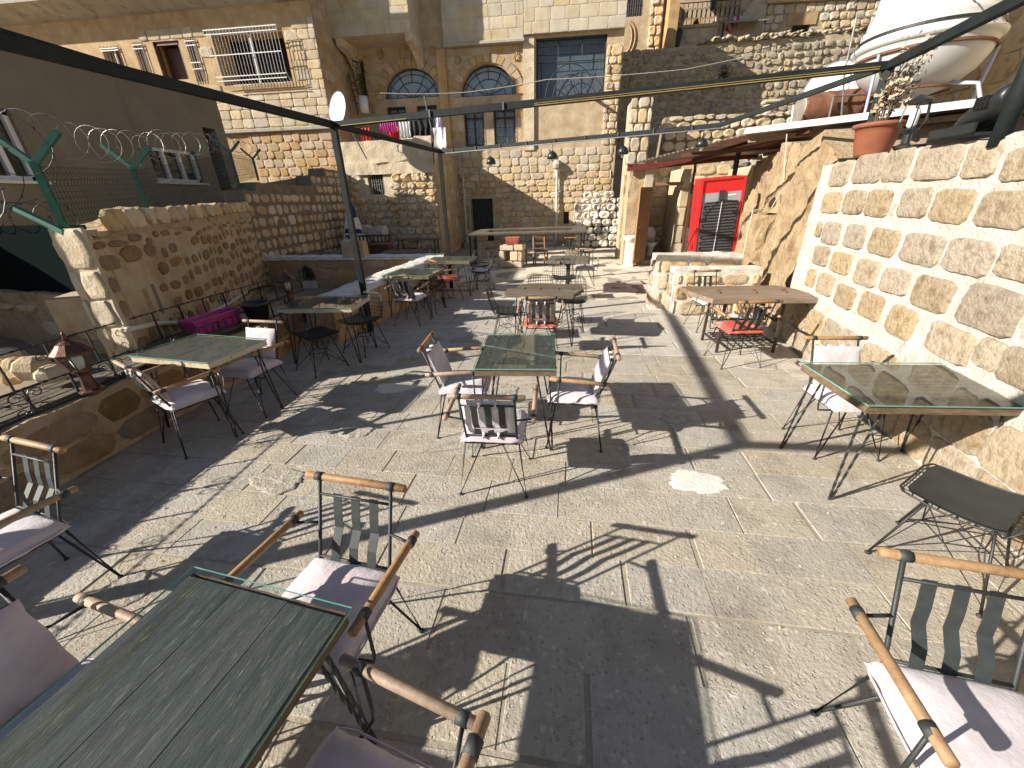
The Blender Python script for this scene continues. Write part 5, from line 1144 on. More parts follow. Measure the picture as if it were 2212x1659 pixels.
for k in range(9): p = pB + d2*((k + .6)/9.3) - o_; part('clip', M().box((p.x - .009, p.y - .05, p.z - .055), (p.x + .009, p.y - .035, p.z + .035)), 'wire', pg)
for k in (.22, .37): p = pA + d*k - o_; part('clip', M().box((p.x - .010, p.y - .052, p.z - .04), (p.x + .010, p.y - .04, p.z + .04)), 'wire', pg)
n2 = d2.cross(V((0, 0, 1))).normalized()
for i, (fn, x, y, lab) in enumerate(((z2, 970, 1045, 'leftmost, before the shaded wall'), (z2, 1368, 1010, 'second from left, before the lit rubble wall'), (z2, 1825, 978, 'third from the left, before the house corner'), (z3, 125, 930, 'rightmost, near the tin roof'))):
    p = pl(*fn(x, y), pB, n2); t_ = (p - pB).dot(d2)/d2.dot(d2); zt2 = (pB + d2*t_).z - .04
    lm = thing('pendant_lamp', 'black dome pendant lamp under the far beam, %s' % lab, 'lamp', (p.x, p.y, p.z - .05), 0, 'pendant lamps under the far beam')
    part('shade', M().lathe([(.095, 0), (.092, .05), (.075, .085), (.045, .11), (.018, .125), (.012, .14)], 18), 'plastic', lm, True); part('cord', M().tube([(0, 0, .13), (0, 0, zt2 - p.z + .05)], .006, 5), 'ironblack', lm); part('bulb', M().lathe([(.01, -.05), (.03, -.03), (.025, .01)], 10), 'bulb', lm, True)
# ------------------------------------------------------------------ railings on the ledge
def scroll(x, z, fl, sg):                                       # one C-scroll springing from a baluster
    cx, cz = .062, .058; pts = [(0, 0), (.012, .028)] + [(cx - (.050 - .0023*q)*math.cos(q*.52 - .25), cz + (.042 - .0019*q)*math.sin(q*.52 - .25)) for q in range(17)]
    return [(x + fl*a, 0, z + sg*b) for a, b in pts]
def railing(label, P0, P1, h, step, z0):
    d = (V(P1) - V(P0)); L = d.length; rz = math.atan2(d.y, d.x)
    t = thing('railing', label, 'railing', P0, rz, 'iron railings on the planter ledge')
    sl_ = d.z/L if L else 0
    part('top_rail', M().tube([(k*L/80, 0, h + sl_*k*L/80) for k in range(81)], .010, 4, twist=60), 'ironblack', t)
    part('bottom_rail', M().bar((0, 0, .025), (L, 0, .025 + sl_*L), .012, .022), 'ironblack', t)
    k = 0; x = .12
    while x < L:
        part('baluster', M().bar((x, 0, 0 + sl_*x), (x, 0, h + sl_*x), .013, .013), 'ironblack', t)
        if k % 2 == 0:
            for fl in (-1, 1):
                for sg in (-1, 1): part('scroll', M().tube(scroll(x, h*.5 + sl_*x, fl, sg), .0042, 5), 'ironblack', t)
        x += step; k += 1
railing('wrought iron railing with scrolls along the front edge of the planter ledge', (-3.80, .2, .555), (-3.84, 5.2, .50), .215, .30, .5)
railing('second wrought iron railing with scrolls along the back edge of the planter ledge', (-4.34, .6, .56), (-4.36, 6.4, .56), .33, .33, .5)
# ------------------------------------------------------------------ lanterns
def lantern(label, loc, h, mt, s_=1.0, glass=True):
    t = thing('lantern', label, 'lantern', loc, rnd(0, .6), 'post lanterns'); k = h/.46
    part('base', M().lathe([(.085, 0), (.085, .012), (.05, .025), (.036, .14), (.045, .165), (.062, .175), (.062, .187)], 8), mt, t)
    fr = M()
    for q in range(6): a = q*math.pi/3; fr.tube([(.055*math.cos(a), .055*math.sin(a), .187), (.098*math.cos(a), .098*math.sin(a), .33)], .006, 4)
    fr.tube([(.1*math.cos(q*math.pi/3), .1*math.sin(q*math.pi/3), .33) for q in range(6)], .007, 4, closed=True); part('cage', fr, mt, t)
    part('roof', M().lathe([(.128, .325), (.13, .34), (.095, .375), (.07, .405), (.038, .425), (.02, .432)], 12), mt, t); part('finial', M().lathe([(.012, .43), (.022, .445), (.01, .46), (.014, .475), (.002, .50)], 8), mt, t, True)
    part('glass', M().lathe([(.052, .19), (.094, .33)], 6, cap=False), 'clearpane', t); part('bulb', M().lathe([(.02, .19), (.035, .23), (.042, .28), (.02, .315), (.002, .32)], 12), 'bulb', t, True)
    t.scale = (k, k, k); return t
p = at(*z4(600, 870), .58); lantern('copper roofed lantern on the ledge behind the railing, nearest at left', (p.x, p.y, .575), .46, 'copper')
p = at(*z4(1890, 300), .58); lantern('copper roofed lantern at the far end of the ledge, near the arched niche', (p.x, p.y, .575), .46, 'copper')
# black lantern on the mortared wall
pw = pl(*zk(1150, 1300), (3.35, 6, 0), V((-.99, .148, 0))); t = thing('lantern', 'black open cage lantern with white bulb on the mortared wall, right of the flower pot', 'lantern', pw, 0, 'post lanterns')
part('base', M().lathe([(.06, 0), (.06, .012), (.035, .03), (.03, .10), (.07, .135), (.07, .145)], 10), 'plastic', t)
m = M()
for q in range(6): a = q*math.pi/3; m.tube([(.065*math.cos(a), .065*math.sin(a), .14), (.105*math.cos(a), .105*math.sin(a), .20), (.085*math.cos(a), .085*math.sin(a), .34)], .006, 4)
part('cage', m, 'plastic', t); part('top', M().lathe([(.10, .335), (.105, .35), (.04, .385), (.01, .40)], 10), 'plastic', t); part('bulb', M().lathe([(.02, .15), (.035, .17), (.035, .28), (.02, .30)], 12), 'bulb', t, True)
# flower pot with a dried plant
pp = pl(*zk(850, 1385), (3.40, 6, 0), V((-.99, .148, 0))); t = thing('flower_pot', 'terracotta flower pot with a dead dried plant on the corner of the mortared wall', 'flower pot', pp)
part('pot', M().lathe([(.135, 0), (.15, .03), (.165, .10), (.168, .105), (.185, .21), (.188, .215), (.195, .265), (.225, .27), (.225, .30), (.205, .305), (.19, .27), (.03, .26)], 28), 'terracotta', t, True)
part('soil', M().lathe([(.19, .27), (.02, .28)], 16), 'soil', t)
m = M(); lf = M(); rs_ = random.Random(5)
for k in range(16):
    a = rs_.uniform(0, 6.3); l_ = rs_.uniform(.28, .8); top_ = V((.10*math.cos(a) + .17*l_, .12*math.sin(a), .27 + l_)); b_ = V((.04*math.cos(a), .04*math.sin(a), .27)); md = (b_ + top_)/2 + V((-.04, .03*math.sin(a*2), .03))
    m.tube([b_, md, top_], [.007, .005, .002], 5)
    for q in range(30):
        f = rs_.uniform(.45, .95) if l_ < .8 else rs_.uniform(.3, .72); c = b_*(1 - f) + top_*f + V((rs_.uniform(-.06, .06), rs_.uniform(-.06, .06), rs_.uniform(-.05, .05)))
        u = V((rs_.uniform(-1, 1), rs_.uniform(-1, 1), rs_.uniform(-1, 1))).normalized()*.042; w_ = u.orthogonal().normalized()*.022
        lf.add([c, c + u*.5 + w_, c + u, c + u*.5 - w_ + V((0, 0, .008))], [(0, 1, 2, 3)])
part('stems', m, 'twig', t, stuff=True); part('dry_leaves', lf, 'dryleaf', t, stuff=True)
# black floodlight lying in its tray
pf = pl(*zk(1700, 1200), (3.30, 6, 0), V((-.99, .148, 0))); t = thing('floodlight', 'black plastic floodlight housing lying in a tray on the mortared wall, beside the pole', 'floodlight', pf, R(-97))
part('tray', M().box((-.20, -.12, -.02), (.24, .12, 0)).box((-.20, -.12, -.02), (.24, -.105, .06)).box((-.20, .105, -.02), (.24, .12, .06)).box((-.21, -.12, -.02), (-.19, .12, .06)), 'plastic', t)
hm = M(); rg = []
for x, w_, h0, h1 in ((-.14, .02, .03, .07), (-.10, .05, .015, .10), (.0, .085, .01, .17), (.12, .105, .03, .23), (.25, .105, .08, .27), (.31, .095, .12, .27), (.325, .08, .13, .25)):
    rg.append([(x, w_*math.cos(q*math.pi/6)*(1 if abs(math.cos(q*math.pi/6)) < .9 else 1), (h0 + h1)/2 + (h1 - h0)/2*math.sin(q*math.pi/6)) for q in range(12)])
hm.rings(rg); part('housing', hm, 'plastic', t, True)
for k in range(4): part('vent_slot', M().box((.15 + k*.03, -.118, .14), (.165 + k*.03, -.09, .21)), 'dark', t)
# ------------------------------------------------------------------ planters and pail on the ledge
c = at(*z4b(1310, 800), .62); t = thing('planter_trough', 'magenta plastic window box trough on the ledge between the railings', 'planter', (c.x, c.y, .58), R(84))
m = M()
def trough(w0, l0, w1, l1, h, e): return [[(-l0, -w0, 0), (l0, -w0, 0), (l0, w0, 0), (-l0, w0, 0)], [(-l1, -w1, h), (l1, -w1, h), (l1, w1, h), (-l1, w1, h)], [(-l1 - e, -w1 - e, h), (l1 + e, -w1 - e, h), (l1 + e, w1 + e, h), (-l1 - e, w1 + e, h)], [(-l1 - e, -w1 - e, h + .02), (l1 + e, -w1 - e, h + .02), (l1 + e, w1 + e, h + .02), (-l1 - e, w1 + e, h + .02)], [(-l1 + .008, -w1 + .008, h + .02), (l1 - .008, -w1 + .008, h + .02), (l1 - .008, w1 - .008, h + .02), (-l1 + .008, w1 - .008, h + .02)], [(-l0 + .01, -w0 + .01, .02), (l0 - .01, -w0 + .01, .02), (l0 - .01, w0 - .01, .02), (-l0 + .01, w0 - .01, .02)]]
part('trough', m.rings(trough(.07, .27, .095, .31, .16, .018)), 'magenta', t)
for k in range(7): part('rib', M().box((-.27 + k*.088, -.094, .02), (-.24 + k*.088, -.075, .15)), 'magenta', t)
c = at(*z4b(1820, 720), .60); t = thing('black_pot', 'round black plastic plant pot standing on the ledge behind the railing', 'flower pot', (c.x, c.y, .58))
part('pot', M().lathe([(.11, 0), (.15, .2), (.165, .2), (.168, .225), (.155, .228), (.145, .20), (.11, .05), (.01, .05)], 22), 'plastic', t, True); part('soil', M().lathe([(.14, .15), (.01, .16)], 14), 'soil', t)
# pale pipe along the foot of the retaining wall
pts = [W1.world(W1.uz(*z4(x, y))[0], -.03, W1.uz(*z4(x, y))[1]) for x, y in ((800, 480), (1000, 440), (1180, 432), (1320, 385), (1450, 320), (1590, 232))]
pi_ = thing('wall_pipe', 'pale plastic conduit pipe sagging along the foot of the retaining wall', 'pipe', pts[0]); part('pipe', M().tube([p - pts[0] for p in pts], .028, 8), 'palecable', pi_, True)
pts2 = [W1.world(W1.uz(*z4(x, y))[0], -.05, W1.uz(*z4(x, y))[1]) for x, y in ((1590, 232), (1660, 205), (1760, 190))]; part('cable_end', M().tube([p - pts[0] for p in pts2], .022, 6), 'ironblack', pi_)
q0 = W1.world(W1.uz(*z4(1590, 232))[0], -.05, W1.uz(*z4(1590, 232))[1]); part('prop', M().bar(q0 - pts[0], V((q0.x, q0.y, .3)) - pts[0], .03, .03), 'ironblack', pi_)
# rubble in the shaded corner
for i, (x, y, s_) in enumerate(((40, 615, .26), (60, 700, .24), (160, 690, .20), (250, 680, .28), (330, 720, .18), (110, 660, .16))):
    c = at(*z4(x, y + 40), .62 + .02*i); o = part('rubble_stone', M().lathe([(.02, -.5), (.4, -.45), (.52, -.1), (.46, .2), (.26, .42), (.02, .45)], 8), 'limestone'); smooth_angle(o, 25)
    o.location = (c.x, c.y, c.z); o.scale = (s_*1.2, s_, s_*.8); o.rotation_euler = (rnd(-.4, .4), rnd(-.4, .4), rnd(0, 3)); tag(o, ('big round boulder at the left picture edge in the shaded yard corner', 'flat boulder under the big round one in the shaded yard corner', 'tilted slab stone between the boulders in the shaded yard corner', 'large pale boulder nearest the lantern in the shaded yard corner', 'small stone right of the pale boulder in the shaded yard corner', 'small stone between the left boulders in the shaded yard corner')[i], 'stone', 'boulders in the shaded yard corner')
# ------------------------------------------------------------------ wire fence with razor wire on the retaining wall
ft = thing('wire_fence', 'green wire mesh fence with forked posts on the retaining wall', 'fence', W1.p0, W1.rz); FB = .16
posts = []
for (bx, by_, fx, fy) in ((405, 1445, 240, 1050), (965, 1360, 850, 1080), (1545, 1180, 1480, 980)):
    a = W1.uz(*z1(bx, by_), -FB); b = W1.uz(*z1(fx, fy), -FB); posts.append((a[0], a[1], b[1]))
posts.append((posts[-1][0] + 2.6, posts[-1][1] + .25, posts[-1][2] + .1)); posts.insert(0, (-1.35, 1.1, posts[0][2] - .7))
for i, (u, zb2, zf) in enumerate(posts):
    p = part('post', M().bar((u, FB, zb2 - .1), (u, FB, zf), .05, .05), 'greenpaint', ft)
    part('fork_arm', M().bar((u, FB, zf - .02), (u - .02, FB - .26, zf + .22), .045, .045), 'greenpaint', p); part('fork_arm', M().bar((u, FB, zf - .02), (u + .04, FB + .24, zf + .24), .045, .045), 'greenpaint', p)
for (a, b) in zip(posts[1:], posts[2:]):
    m = M(); nv = int((b[0] - a[0])/.055)
    for k in range(nv + 1):
        f = k/nv; u = a[0]*(1 - f) + b[0]*f; zb2 = a[1]*(1 - f) + b[1]*f; zf = a[2]*(1 - f) + b[2]*f - .03
        m.tube([(u, FB - .03, zb2), (u, FB - .03, zb2 + .12), (u, FB - .05, zb2 + .15), (u, FB - .03, zb2 + .18), (u, FB - .03, zf - .14), (u, FB - .05, zf - .10), (u, FB - .03, zf - .06), (u, FB - .03, zf)], .0026, 3, cap=False)
    for q in range(10):
        f = q/9; m.tube([(a[0], FB - .03, a[1]*(1 - f) + (a[2] - .04)*f), (b[0], FB - .03, b[1]*(1 - f) + (b[2] - .04)*f)], .0028, 3, cap=False)
    part('mesh_panel', m, 'darkwire', ft)
def coil(label, pts, r, turns, wob, mt='wire'):
    t = thing('razor_wire', label, 'razor wire', pts[0]); m = M(); P = [V(p) - V(pts[0]) for p in pts]; ls = [0]
    for a, b in zip(P, P[1:]): ls.append(ls[-1] + (b - a).length)
    out = []; N = turns*20
    for k in range(N + 1):
        s = ls[-1]*k/N; i = max(j for j in range(len(P) - 1) if ls[j] <= s + 1e-9); d = (P[i + 1] - P[i]).normalized(); c = P[i] + d*(s - ls[i]); n_ = d.cross(V((0, 0, 1))).normalized()
        a = 2*math.pi*k/20; rr_ = r*(1 + wob*mn.noise((k/33, 0, 3))); out.append(c + n_*rr_*math.cos(a) + V((0, 0, 1))*rr_*math.sin(a) + d*.12*mn.noise((k/40, 5, 1)))
    m.tube(out, .0032, 4); part('coil', m, mt, t)
    bm = M()
    for p in out[::2]:
        u = V((rnd(-1, 1), rnd(-1, 1), rnd(-1, 1))).normalized()*.022; w_ = u.orthogonal().normalized()*.006; bm.add([p + u, p + w_, p - u, p - w_], [(0, 1, 2, 3)])
    part('barbs', bm, mt, t, stuff=True)
cp = [W1.world(u, FB, zf + .20) for u, zb2, zf in posts[1:]]; coil('coils of razor wire along the forked fence posts on the retaining wall', cp, .17, 30, .5)
cp0 = [W1.world(posts[0][0] - .8, FB, posts[0][2] + .1), W1.world(posts[0][0], FB, posts[0][2] + .25), W1.world(posts[1][0], FB, posts[1][2] + .15)]; coil('loose loops of dark razor wire at the left picture edge before the beige house', cp0, .24, 7, .8, 'darkwire')
coil('low coils of dark razor wire over the screen fence at far left', [W0.world(.4, .12, 1.86), W0.world(W0.L - .2, .12, 1.86)], .13, 14, .4, 'darkwire')
a = W1.uz(*z1(320, 1525)); b = W1.uz(*z1(120, 1420))
ba = part('fence_bracket', M().bar(W1.world(.05, .15, a[1]), W1.world(.05, .15, a[1]) + V((-.36, -.02, .2)), .05, .05), 'greenpaint'); tag(ba, 'single green angled fence arm sticking out left of the sunlit wall end', 'fence arm')
# ------------------------------------------------------------------ water tank, barrel, dishes on the roof
tl, tr_ = atY(*zk(770, 550), 9.4), atY(*zk(1900, 260), 9.4); tc = (tl + tr_)/2; rT = (tr_ - tl).length/2*.98; zT = tc.z
t = thing('water_tank', 'huge white plastic water tank with ribbed conical top on a pale blue stand, upper right', 'water tank', (tc.x, 9.4, 2.98)); zo_ = zT - 2.98
prof = [(.02, zo_ - rT*.80), (rT*.35, zo_ - rT*.77), (rT*.62, zo_ - rT*.66), (rT*.84, zo_ - rT*.46), (rT*.95, zo_ - rT*.25), (rT*.985, zo_ - .10), (rT*1.0, zo_ - .04), (rT*1.05, zo_ - .03), (rT*1.06, zo_ + .03), (rT*.985, zo_ + .05), (rT*.97, zo_ + .22), (rT*.975, zo_ + .26), (rT*.93, zo_ + .28), (rT*.90, zo_ + .52), (rT*.91, zo_ + .56), (rT*.86, zo_ + .58), (rT*.82, zo_ + .9), (rT*.74, zo_ + 1.2), (rT*.5, zo_ + 1.5), (.1, zo_ + 1.6)]
part('tank_body', M().lathe(prof, 48), 'tankwhite', t, True)
part('strap_band', M().lathe([(rT*.995, zo_ + .11), (rT*.997, zo_ + .15)], 48, cap=False).lathe([(rT*.985, zo_ - .155), (rT*.99, zo_ - .13)], 48, cap=False), 'ironblack', t); part('stand_ring', M().tube([(rT*1.0*math.cos(k*math.pi/18), rT*1.0*math.sin(k*math.pi/18), zo_ - .16) for k in range(36)], .02, 6, closed=True).tube([(rT*.6*math.cos(k*math.pi/18), rT*.6*math.sin(k*math.pi/18), zo_ - rT*.72) for k in range(36)], .02, 6, closed=True), 'rust', t)
for a in (-.5, -2.75, .7, 2.4): part('leg', M().tube([(rT*1.02*math.cos(a), rT*1.02*math.sin(a), zo_ - .16), (rT*.92*math.cos(a), rT*.92*math.sin(a), -.05)], .024, 8), 'paleblue', t)
part('outlet_hose', M().tube([(.3, -.5, zo_ - rT*.68), (.55, -.7, zo_ - rT*.74), (.70, -.78, .1), (.72, -.78, -.03)], .03, 8), 'paleblue', t, True)
bc0, bc1 = atY(*zk(225, 985), 9.9), atY(*zk(900, 900), 9.9); bc0.z += .02
t = thing('barrel', 'rusty brown steel barrel lying on its side on the tin roof with a pale end', 'barrel', (bc0.x, 9.9, bc0.z)); L_ = bc1.x - bc0.x
m = M(); rg = []
for k, (f, r_) in enumerate(((0, .25), (.02, .265), (.25, .262), (.26, .272), (.28, .262), (.55, .262), (.56, .274), (.58, .262), (.75, .262))): rg.append([(f*L_*1.3, r_*math.cos(q*math.pi/12), r_*math.sin(q*math.pi/12) + f*.1) for q in range(24)])
part('drum', m.rings(rg), 'rust', t, True); part('end_plate', M().rings([[(-.012, .24*math.cos(q*math.pi/12), .24*math.sin(q*math.pi/12)) for q in range(24)], [(-.004, .25*math.cos(q*math.pi/12), .25*math.sin(q*math.pi/12)) for q in range(24)]]), 'tin', t)
part('band', M().rings([[(f*L_*1.3, r_*math.cos(q*math.pi/12), r_*math.sin(q*math.pi/12) + .075) for q in range(24)] for f, r_ in ((.74, .268), (.76, .277), (.95, .277), (.96, .25))]), 'greysteel', t)
tp_ = thing('water_pipes', 'thin grey steel water pipes rising in front of the barrel', 'pipes', (atY(*zk(500, 1000), 9.55)))
b0 = atY(*zk(500, 1000), 9.55); P = lambda x, y: atY(*zk(x, y), 9.55) - b0
part('pipe', M().tube([P(490, 1040), P(530, 850), P(860, 830)], .018, 7), 'wire', tp_); part('pipe', M().tube([P(600, 1040), P(630, 640), P(730, 160), P(1010, 120)], .018, 7), 'wire', tp_); part('pipe', M().tube([P(160, 1070), P(180, 925)], .018, 7), 'whitepaint', tp_)
def dish(label, c, r, look, feet, stand_to=None):
    t = thing('satellite_dish', label, 'satellite dish', c); q = V(look).to_track_quat('Z', 'Y').to_matrix()
    m = M(); rg = [[q @ V((r*f*math.cos(k*math.pi/14), r*1.08*f*math.sin(k*math.pi/14), -.16*r*(1 - f*f)*1.2)) for k in range(28)] for f in (.02, .4, .75, 1.0)]
    m.rings(rg, cap=False); bk = [[p - (q @ V((0, 0, .012))) for p in r_] for r_ in rg]; m.rings(bk, cap=False); part('reflector', m, 'whitepaint', t, True)
    part('rim', M().tube([q @ V((r*math.cos(k*math.pi/14), r*1.08*math.sin(k*math.pi/14), 0)) for k in range(28)], .012, 5, closed=True), 'greysteel', t)
    part('feed_arm', M().tube([q @ V((0, -r*1.0, 0)), q @ V((0, -r*.75, r*.8))], .012, 5).box(*[tuple(q @ V((0, -r*.75, r*.8)) + V((e, e, e))*.035) for e in (-1, 1)]), 'greysteel', t)
    part('mast', M().tube([V((0, 0, 0)) - (q @ V((0, 0, .1))), V(feet) - V(c)], .022, 6), 'greysteel', t)
c = atY(*zt(115, 125), 13.9); dish('white round satellite dish by the corner of the pergola beam, before the block house', c, .43, (-.45, -.85, .22), c + V((.3, .9, -1.3)))
c = atY(*zk(515, 800), 10.4); dish('white satellite dish on the roof behind the barrel, half hidden by the beam', c, .5, (-.5, -.8, .3), c + V((.1, .2, -.8)))
# ------------------------------------------------------------------ laundry
lY = 15.35; la, lb = atY(*zt(500, 250), lY), atY(*zt(1140, 195), lY)
ln = thing('clothes_line', 'thin clothes line over the laundry terrace parapet', 'clothes line', la); part('line', M().tube([V(), (lb - la)*.5 + V((0, 0, -.02)), lb - la], .006, 4), 'palecable', ln); part('pole', M().tube([atY(*zt(960, 0), lY) - la, atY(*zt(1050, 400), lY) - la], .022, 6), 'wire', ln)
def cloth(nm, label, x0, x1, y0, y1, mt, folds, amp, Y=lY, flare=0.0):
    p = atY(*zt((x0 + x1)/2, y0), Y); q0, q1 = atY(*zt(x0, y0), Y), atY(*zt(x1, y0), Y); b = atY(*zt((x0 + x1)/2, y1), Y); w_ = (q1 - q0).length; h = p.z - b.z; s = rnd(0, 30)
    m = M(); f = lambda u, v: ((u - .5)*w_*(1 + flare*v) + .02*mn.noise((u*4, v*3, s)), amp*(.3 + v)*math.sin(u*folds*6.28 + 2*mn.noise((u*3, v*2, s))) + .02, -h*v*(1 + .08*mn.noise((u*5, 0, s))))
    m.sheet(40, 14, f); k = len(m.v); m.sheet(40, 14, lambda u, v: (f(u, v)[0], f(u, v)[1] + .012, f(u, v)[2]))
    o = part(nm, m, mt, None, True); o.location = p; tag(o, label, 'laundry', 'washing hung on the laundry terrace'); return o
cloth('skirt', 'bright pink gathered skirt hanging on the laundry line', 515, 693, 250, 350, 'cloth_pink', 8, .05, flare=-.15)
cloth('trousers', 'pale grey trousers hanging on the laundry line', 705, 818, 250, 408, 'cloth_grey', 4, .05)
cloth('dark_dress', 'black garment hanging on the laundry line right of the grey trousers', 822, 1040, 235, 425, 'cloth_black', 4, .05)
cloth('shirt', 'lilac shirt hanging at the right end of the laundry line', 1062, 1125, 195, 335, 'cloth_lilac', 2, .04)
cloth('red_cloth', 'red cloth bundle at the left of the laundry terrace', 335, 430, 310, 442, 'cloth_red', 3, .06)
cloth('white_sheet', 'white sheet hung over the corner of the laundry terrace parapet', 1045, 1165, 305, 505, 'cloth_white', 1, .03, 14.92)
cloth('maroon_cloth', 'dark maroon cloth behind the pink skirt', 600, 710, 300, 420, 'cloth_red', 3, .05, 15.6)
# ladder and plant pot by the slot window
u = atY(*z2(100, 640), 17.9); lt = thing('ladder', 'grey wooden ladder leaning beside the tall dark window slot', 'ladder', u); P = lambda x, y: atY(*z2(x, y), 17.9) - u
part('rail', M().tube([P(45, 470), P(110, 740)], .03, 5), 'plankgrey', lt); part('rail', M().tube([P(75, 470), P(140, 740)], .03, 5), 'plankgrey', lt)
for k in range(6): f = (k + .5)/6; part('rung', M().tube([P(45 + 65*f, 470 + 270*f), P(75 + 65*f, 470 + 270*f)], .02, 5), 'plankgrey', lt)
c = atY(*z2(155, 735), 17.8); t = thing('planted_bucket', 'white bucket with a tall leafy plant before the dark window slot', 'plant', c)
part('bucket', M().lathe([(.16, 0), (.19, .55), (.17, .55), (.14, .1)], 16), 'whitepaint', t, True); m = M(); rs_ = random.Random(3)
for k in range(260):
    p = V((rs_.gauss(0, .13), rs_.gauss(0, .1), rs_.uniform(.5, 1.7))); u_ = V((rs_.uniform(-1, 1), rs_.uniform(-1, 1), rs_.uniform(-.3, 1)))*.09; w_ = u_.orthogonal().normalized()*.02; m.add([p, p + u_*.5 + w_, p + u_, p + u_*.5 - w_], [(0, 1, 2, 3)])
part('foliage', m, 'leafgreen', t, stuff=True); part('stems', M().tube([(0, 0, .4), (.03, 0, 1.5)], .012, 5).tube([(.03, 0, .4), (-.06, 0, 1.3)], .012, 5), 'twig', t)
# ------------------------------------------------------------------ fridge
c0, c1 = atY(*zw(850, 1330), 9.6), atY(*zw(1235, 1330), 9.6); t0_ = atY(*zw(895, 518), 9.6); w_ = c1.x - c0.x; hh = t0_.z - c0.z + .45
t = thing('fridge', 'red fridge standing with its grey back and black condenser coil turned to the terrace', 'fridge', (c0.x + w_/2, 9.6, c0.z - .45), R(-4))
t.rotation_euler = (R(3), R(-3.4), R(-4))
part('body', M().bbox((-w_/2 - .03, .02, 0), (w_/2 + .03, .58, hh), .015), 'red', t); part('side_flange', M().box((-w_/2 - .03, -.03, 0), (-w_/2 + .015, .02, hh)).box((w_/2 - .015, -.03, 0), (w_/2 + .03, .02, hh)).box((-w_/2 + .015, -.03, hh - .03), (w_/2 - .015, .02, hh)), 'red', t)
part('red_panel', M().box((-w_/2 + .016, .005, hh*.865), (w_/2 - .016, .019, hh - .031)), 'red', t); part('back_panel', M().box((-w_/2 + .016, .007, .05), (w_/2 - .016, .019, hh*.864)), 'fridgegrey', t)
part('duct', M().box((-.045, -.04, hh*.79), (.045, .006, hh*.885)), 'condenser', t); part('sticker', M().box((.13, .002, hh*.825), (.29, .0065, hh*.84)), 'whitepaint', t)
zz0, n = hh*.775, 15; pts = []
for k in range(n):
    z = zz0 - k*.09; s_ = 1 if k % 2 == 0 else -1
    for q in range(7): a = math.pi*q/6; pts.append((s_*(w_/2 - .10) + s_*.022*math.sin(a), -.035, z - .0225 + .0225*math.cos(a)))
    pts.append((-s_*(w_/2 - .10), -.035, z - .045)) if False else None
pts2 = []
for k in range(n*2):
    z = zz0 - k*.06; s_ = 1 if k % 2 == 0 else -1; pts2 += [(-s_*(w_/2 - .09), -.035, z), (s_*(w_/2 - .09), -.035, z)]
    for q in range(1, 5): a = math.pi*q/5; pts2.append((s_*(w_/2 - .09) + s_*.02*math.sin(a), -.035, z - .03*(1 - math.cos(a))))
part('condenser_coil', M().tube([p for p in pts2 if p[2] > .1], .0075, 5), 'ironblack', t)
m = M()
for k in range(26): x = -w_/2 + .07 + k*(w_ - .14)/25; m.tube([(x, -.027, .15), (x, -.027, zz0)], .0012, 3, cap=False)
part('condenser_wires', m, 'condenser', t, stuff=True); part('plate', M().box((-w_/2 + .05, -.022, .1), (w_/2 - .05, -.02, zz0)), 'platedark', t)
part('drain_pipe', M().tube([(.02, -.045, zz0), (-.03, -.045, .3)], .006, 5), 'whitepaint', t); part('bracket', M().box((-w_/2 + .0, -.05, hh*.6), (-w_/2 + .12, -.03, hh*.625)).box((w_/2 - .14, -.05, hh*.655), (w_/2 - .02, -.03, hh*.68)), 'plastic', t)
part('power_cord', M().tube([(0, -.04, hh*.79), (-.12, -.05, hh*.775), (-.28, -.05, hh*.69), (-w_/2 + .06, -.05, hh*.62)], .007, 5).tube([(.0, -.04, hh*.79), (.2, -.05, hh*.78), (w_/2 - .03, -.05, hh*.77), (w_/2 - .05, -.05, hh*.4)], .007, 5), 'plastic', t)
# ------------------------------------------------------------------ fireplace, planter, old chair, stone pile
c = at(*zz(600, 690)); f0, f1 = at(*zz(482, 690)), at(*zz(712, 703)); t = thing('stone_hearth', 'small hearth of cut stone blocks with an opening, on the terrace before the bar', 'hearth', (c.x, c.y, 0), R(-8)); w_ = (f1 - f0).length
for (x0, x1, y0, y1, z0_, z1_) in ((-.5, -.22, 0, .5, 0, .2), (-.21, .09, 0, .5, 0, .2), (.1, .5, 0, .5, 0, .19), (-.5, -.3, 0, .5, .2, .5), (-.02, .32, 0, .35, .2, .49), (.33, .5, 0, .5, .2, .48), (-.46, .14, -.02, .45, .5, .66), (.15, .56, .0, .5, .5, .68), (-.3, .3, .38, .5, .2, .5)):
    part('block', M().bbox((x0*w_, y0, z0_), (x1*w_ - .008, y1, z1_ - .006), .025, .008), 'limepale', t)
c2 = c + V((.06, .15, .665)); t = thing('planter_box', 'small brick red ribbed planter box on top of the stone hearth', 'planter', c2, R(-6)); part('box', M().rings(trough(.09, .17, .11, .2, .2, .012)), 'brickred', t)
for k in range(9): part('rib', M().box((-.17 + k*.04, -.112, .01), (-.155 + k*.04, -.09, .18)), 'brickred', t)
c = at(*zz(940, 650)); t = thing('wooden_chair', 'old brown wooden chair with a worn seat near the stone hearth', 'chair', (c.x, c.y, 0), R(14))
for sx in (-1, 1):
    part('front_leg', M().bar((sx*.19, -.19, 0), (sx*.19, -.19, .45), .04, .04), 'plankwarm', t); part('rear_leg', M().tube([(sx*.18, .2, 0), (sx*.18, .2, .45), (sx*.18, .27, .86)], .022, 4), 'plankwarm', t); part('side_rail', M().bar((sx*.19, -.19, .2), (sx*.18, .2, .22), .025, .03), 'plankwarm', t)
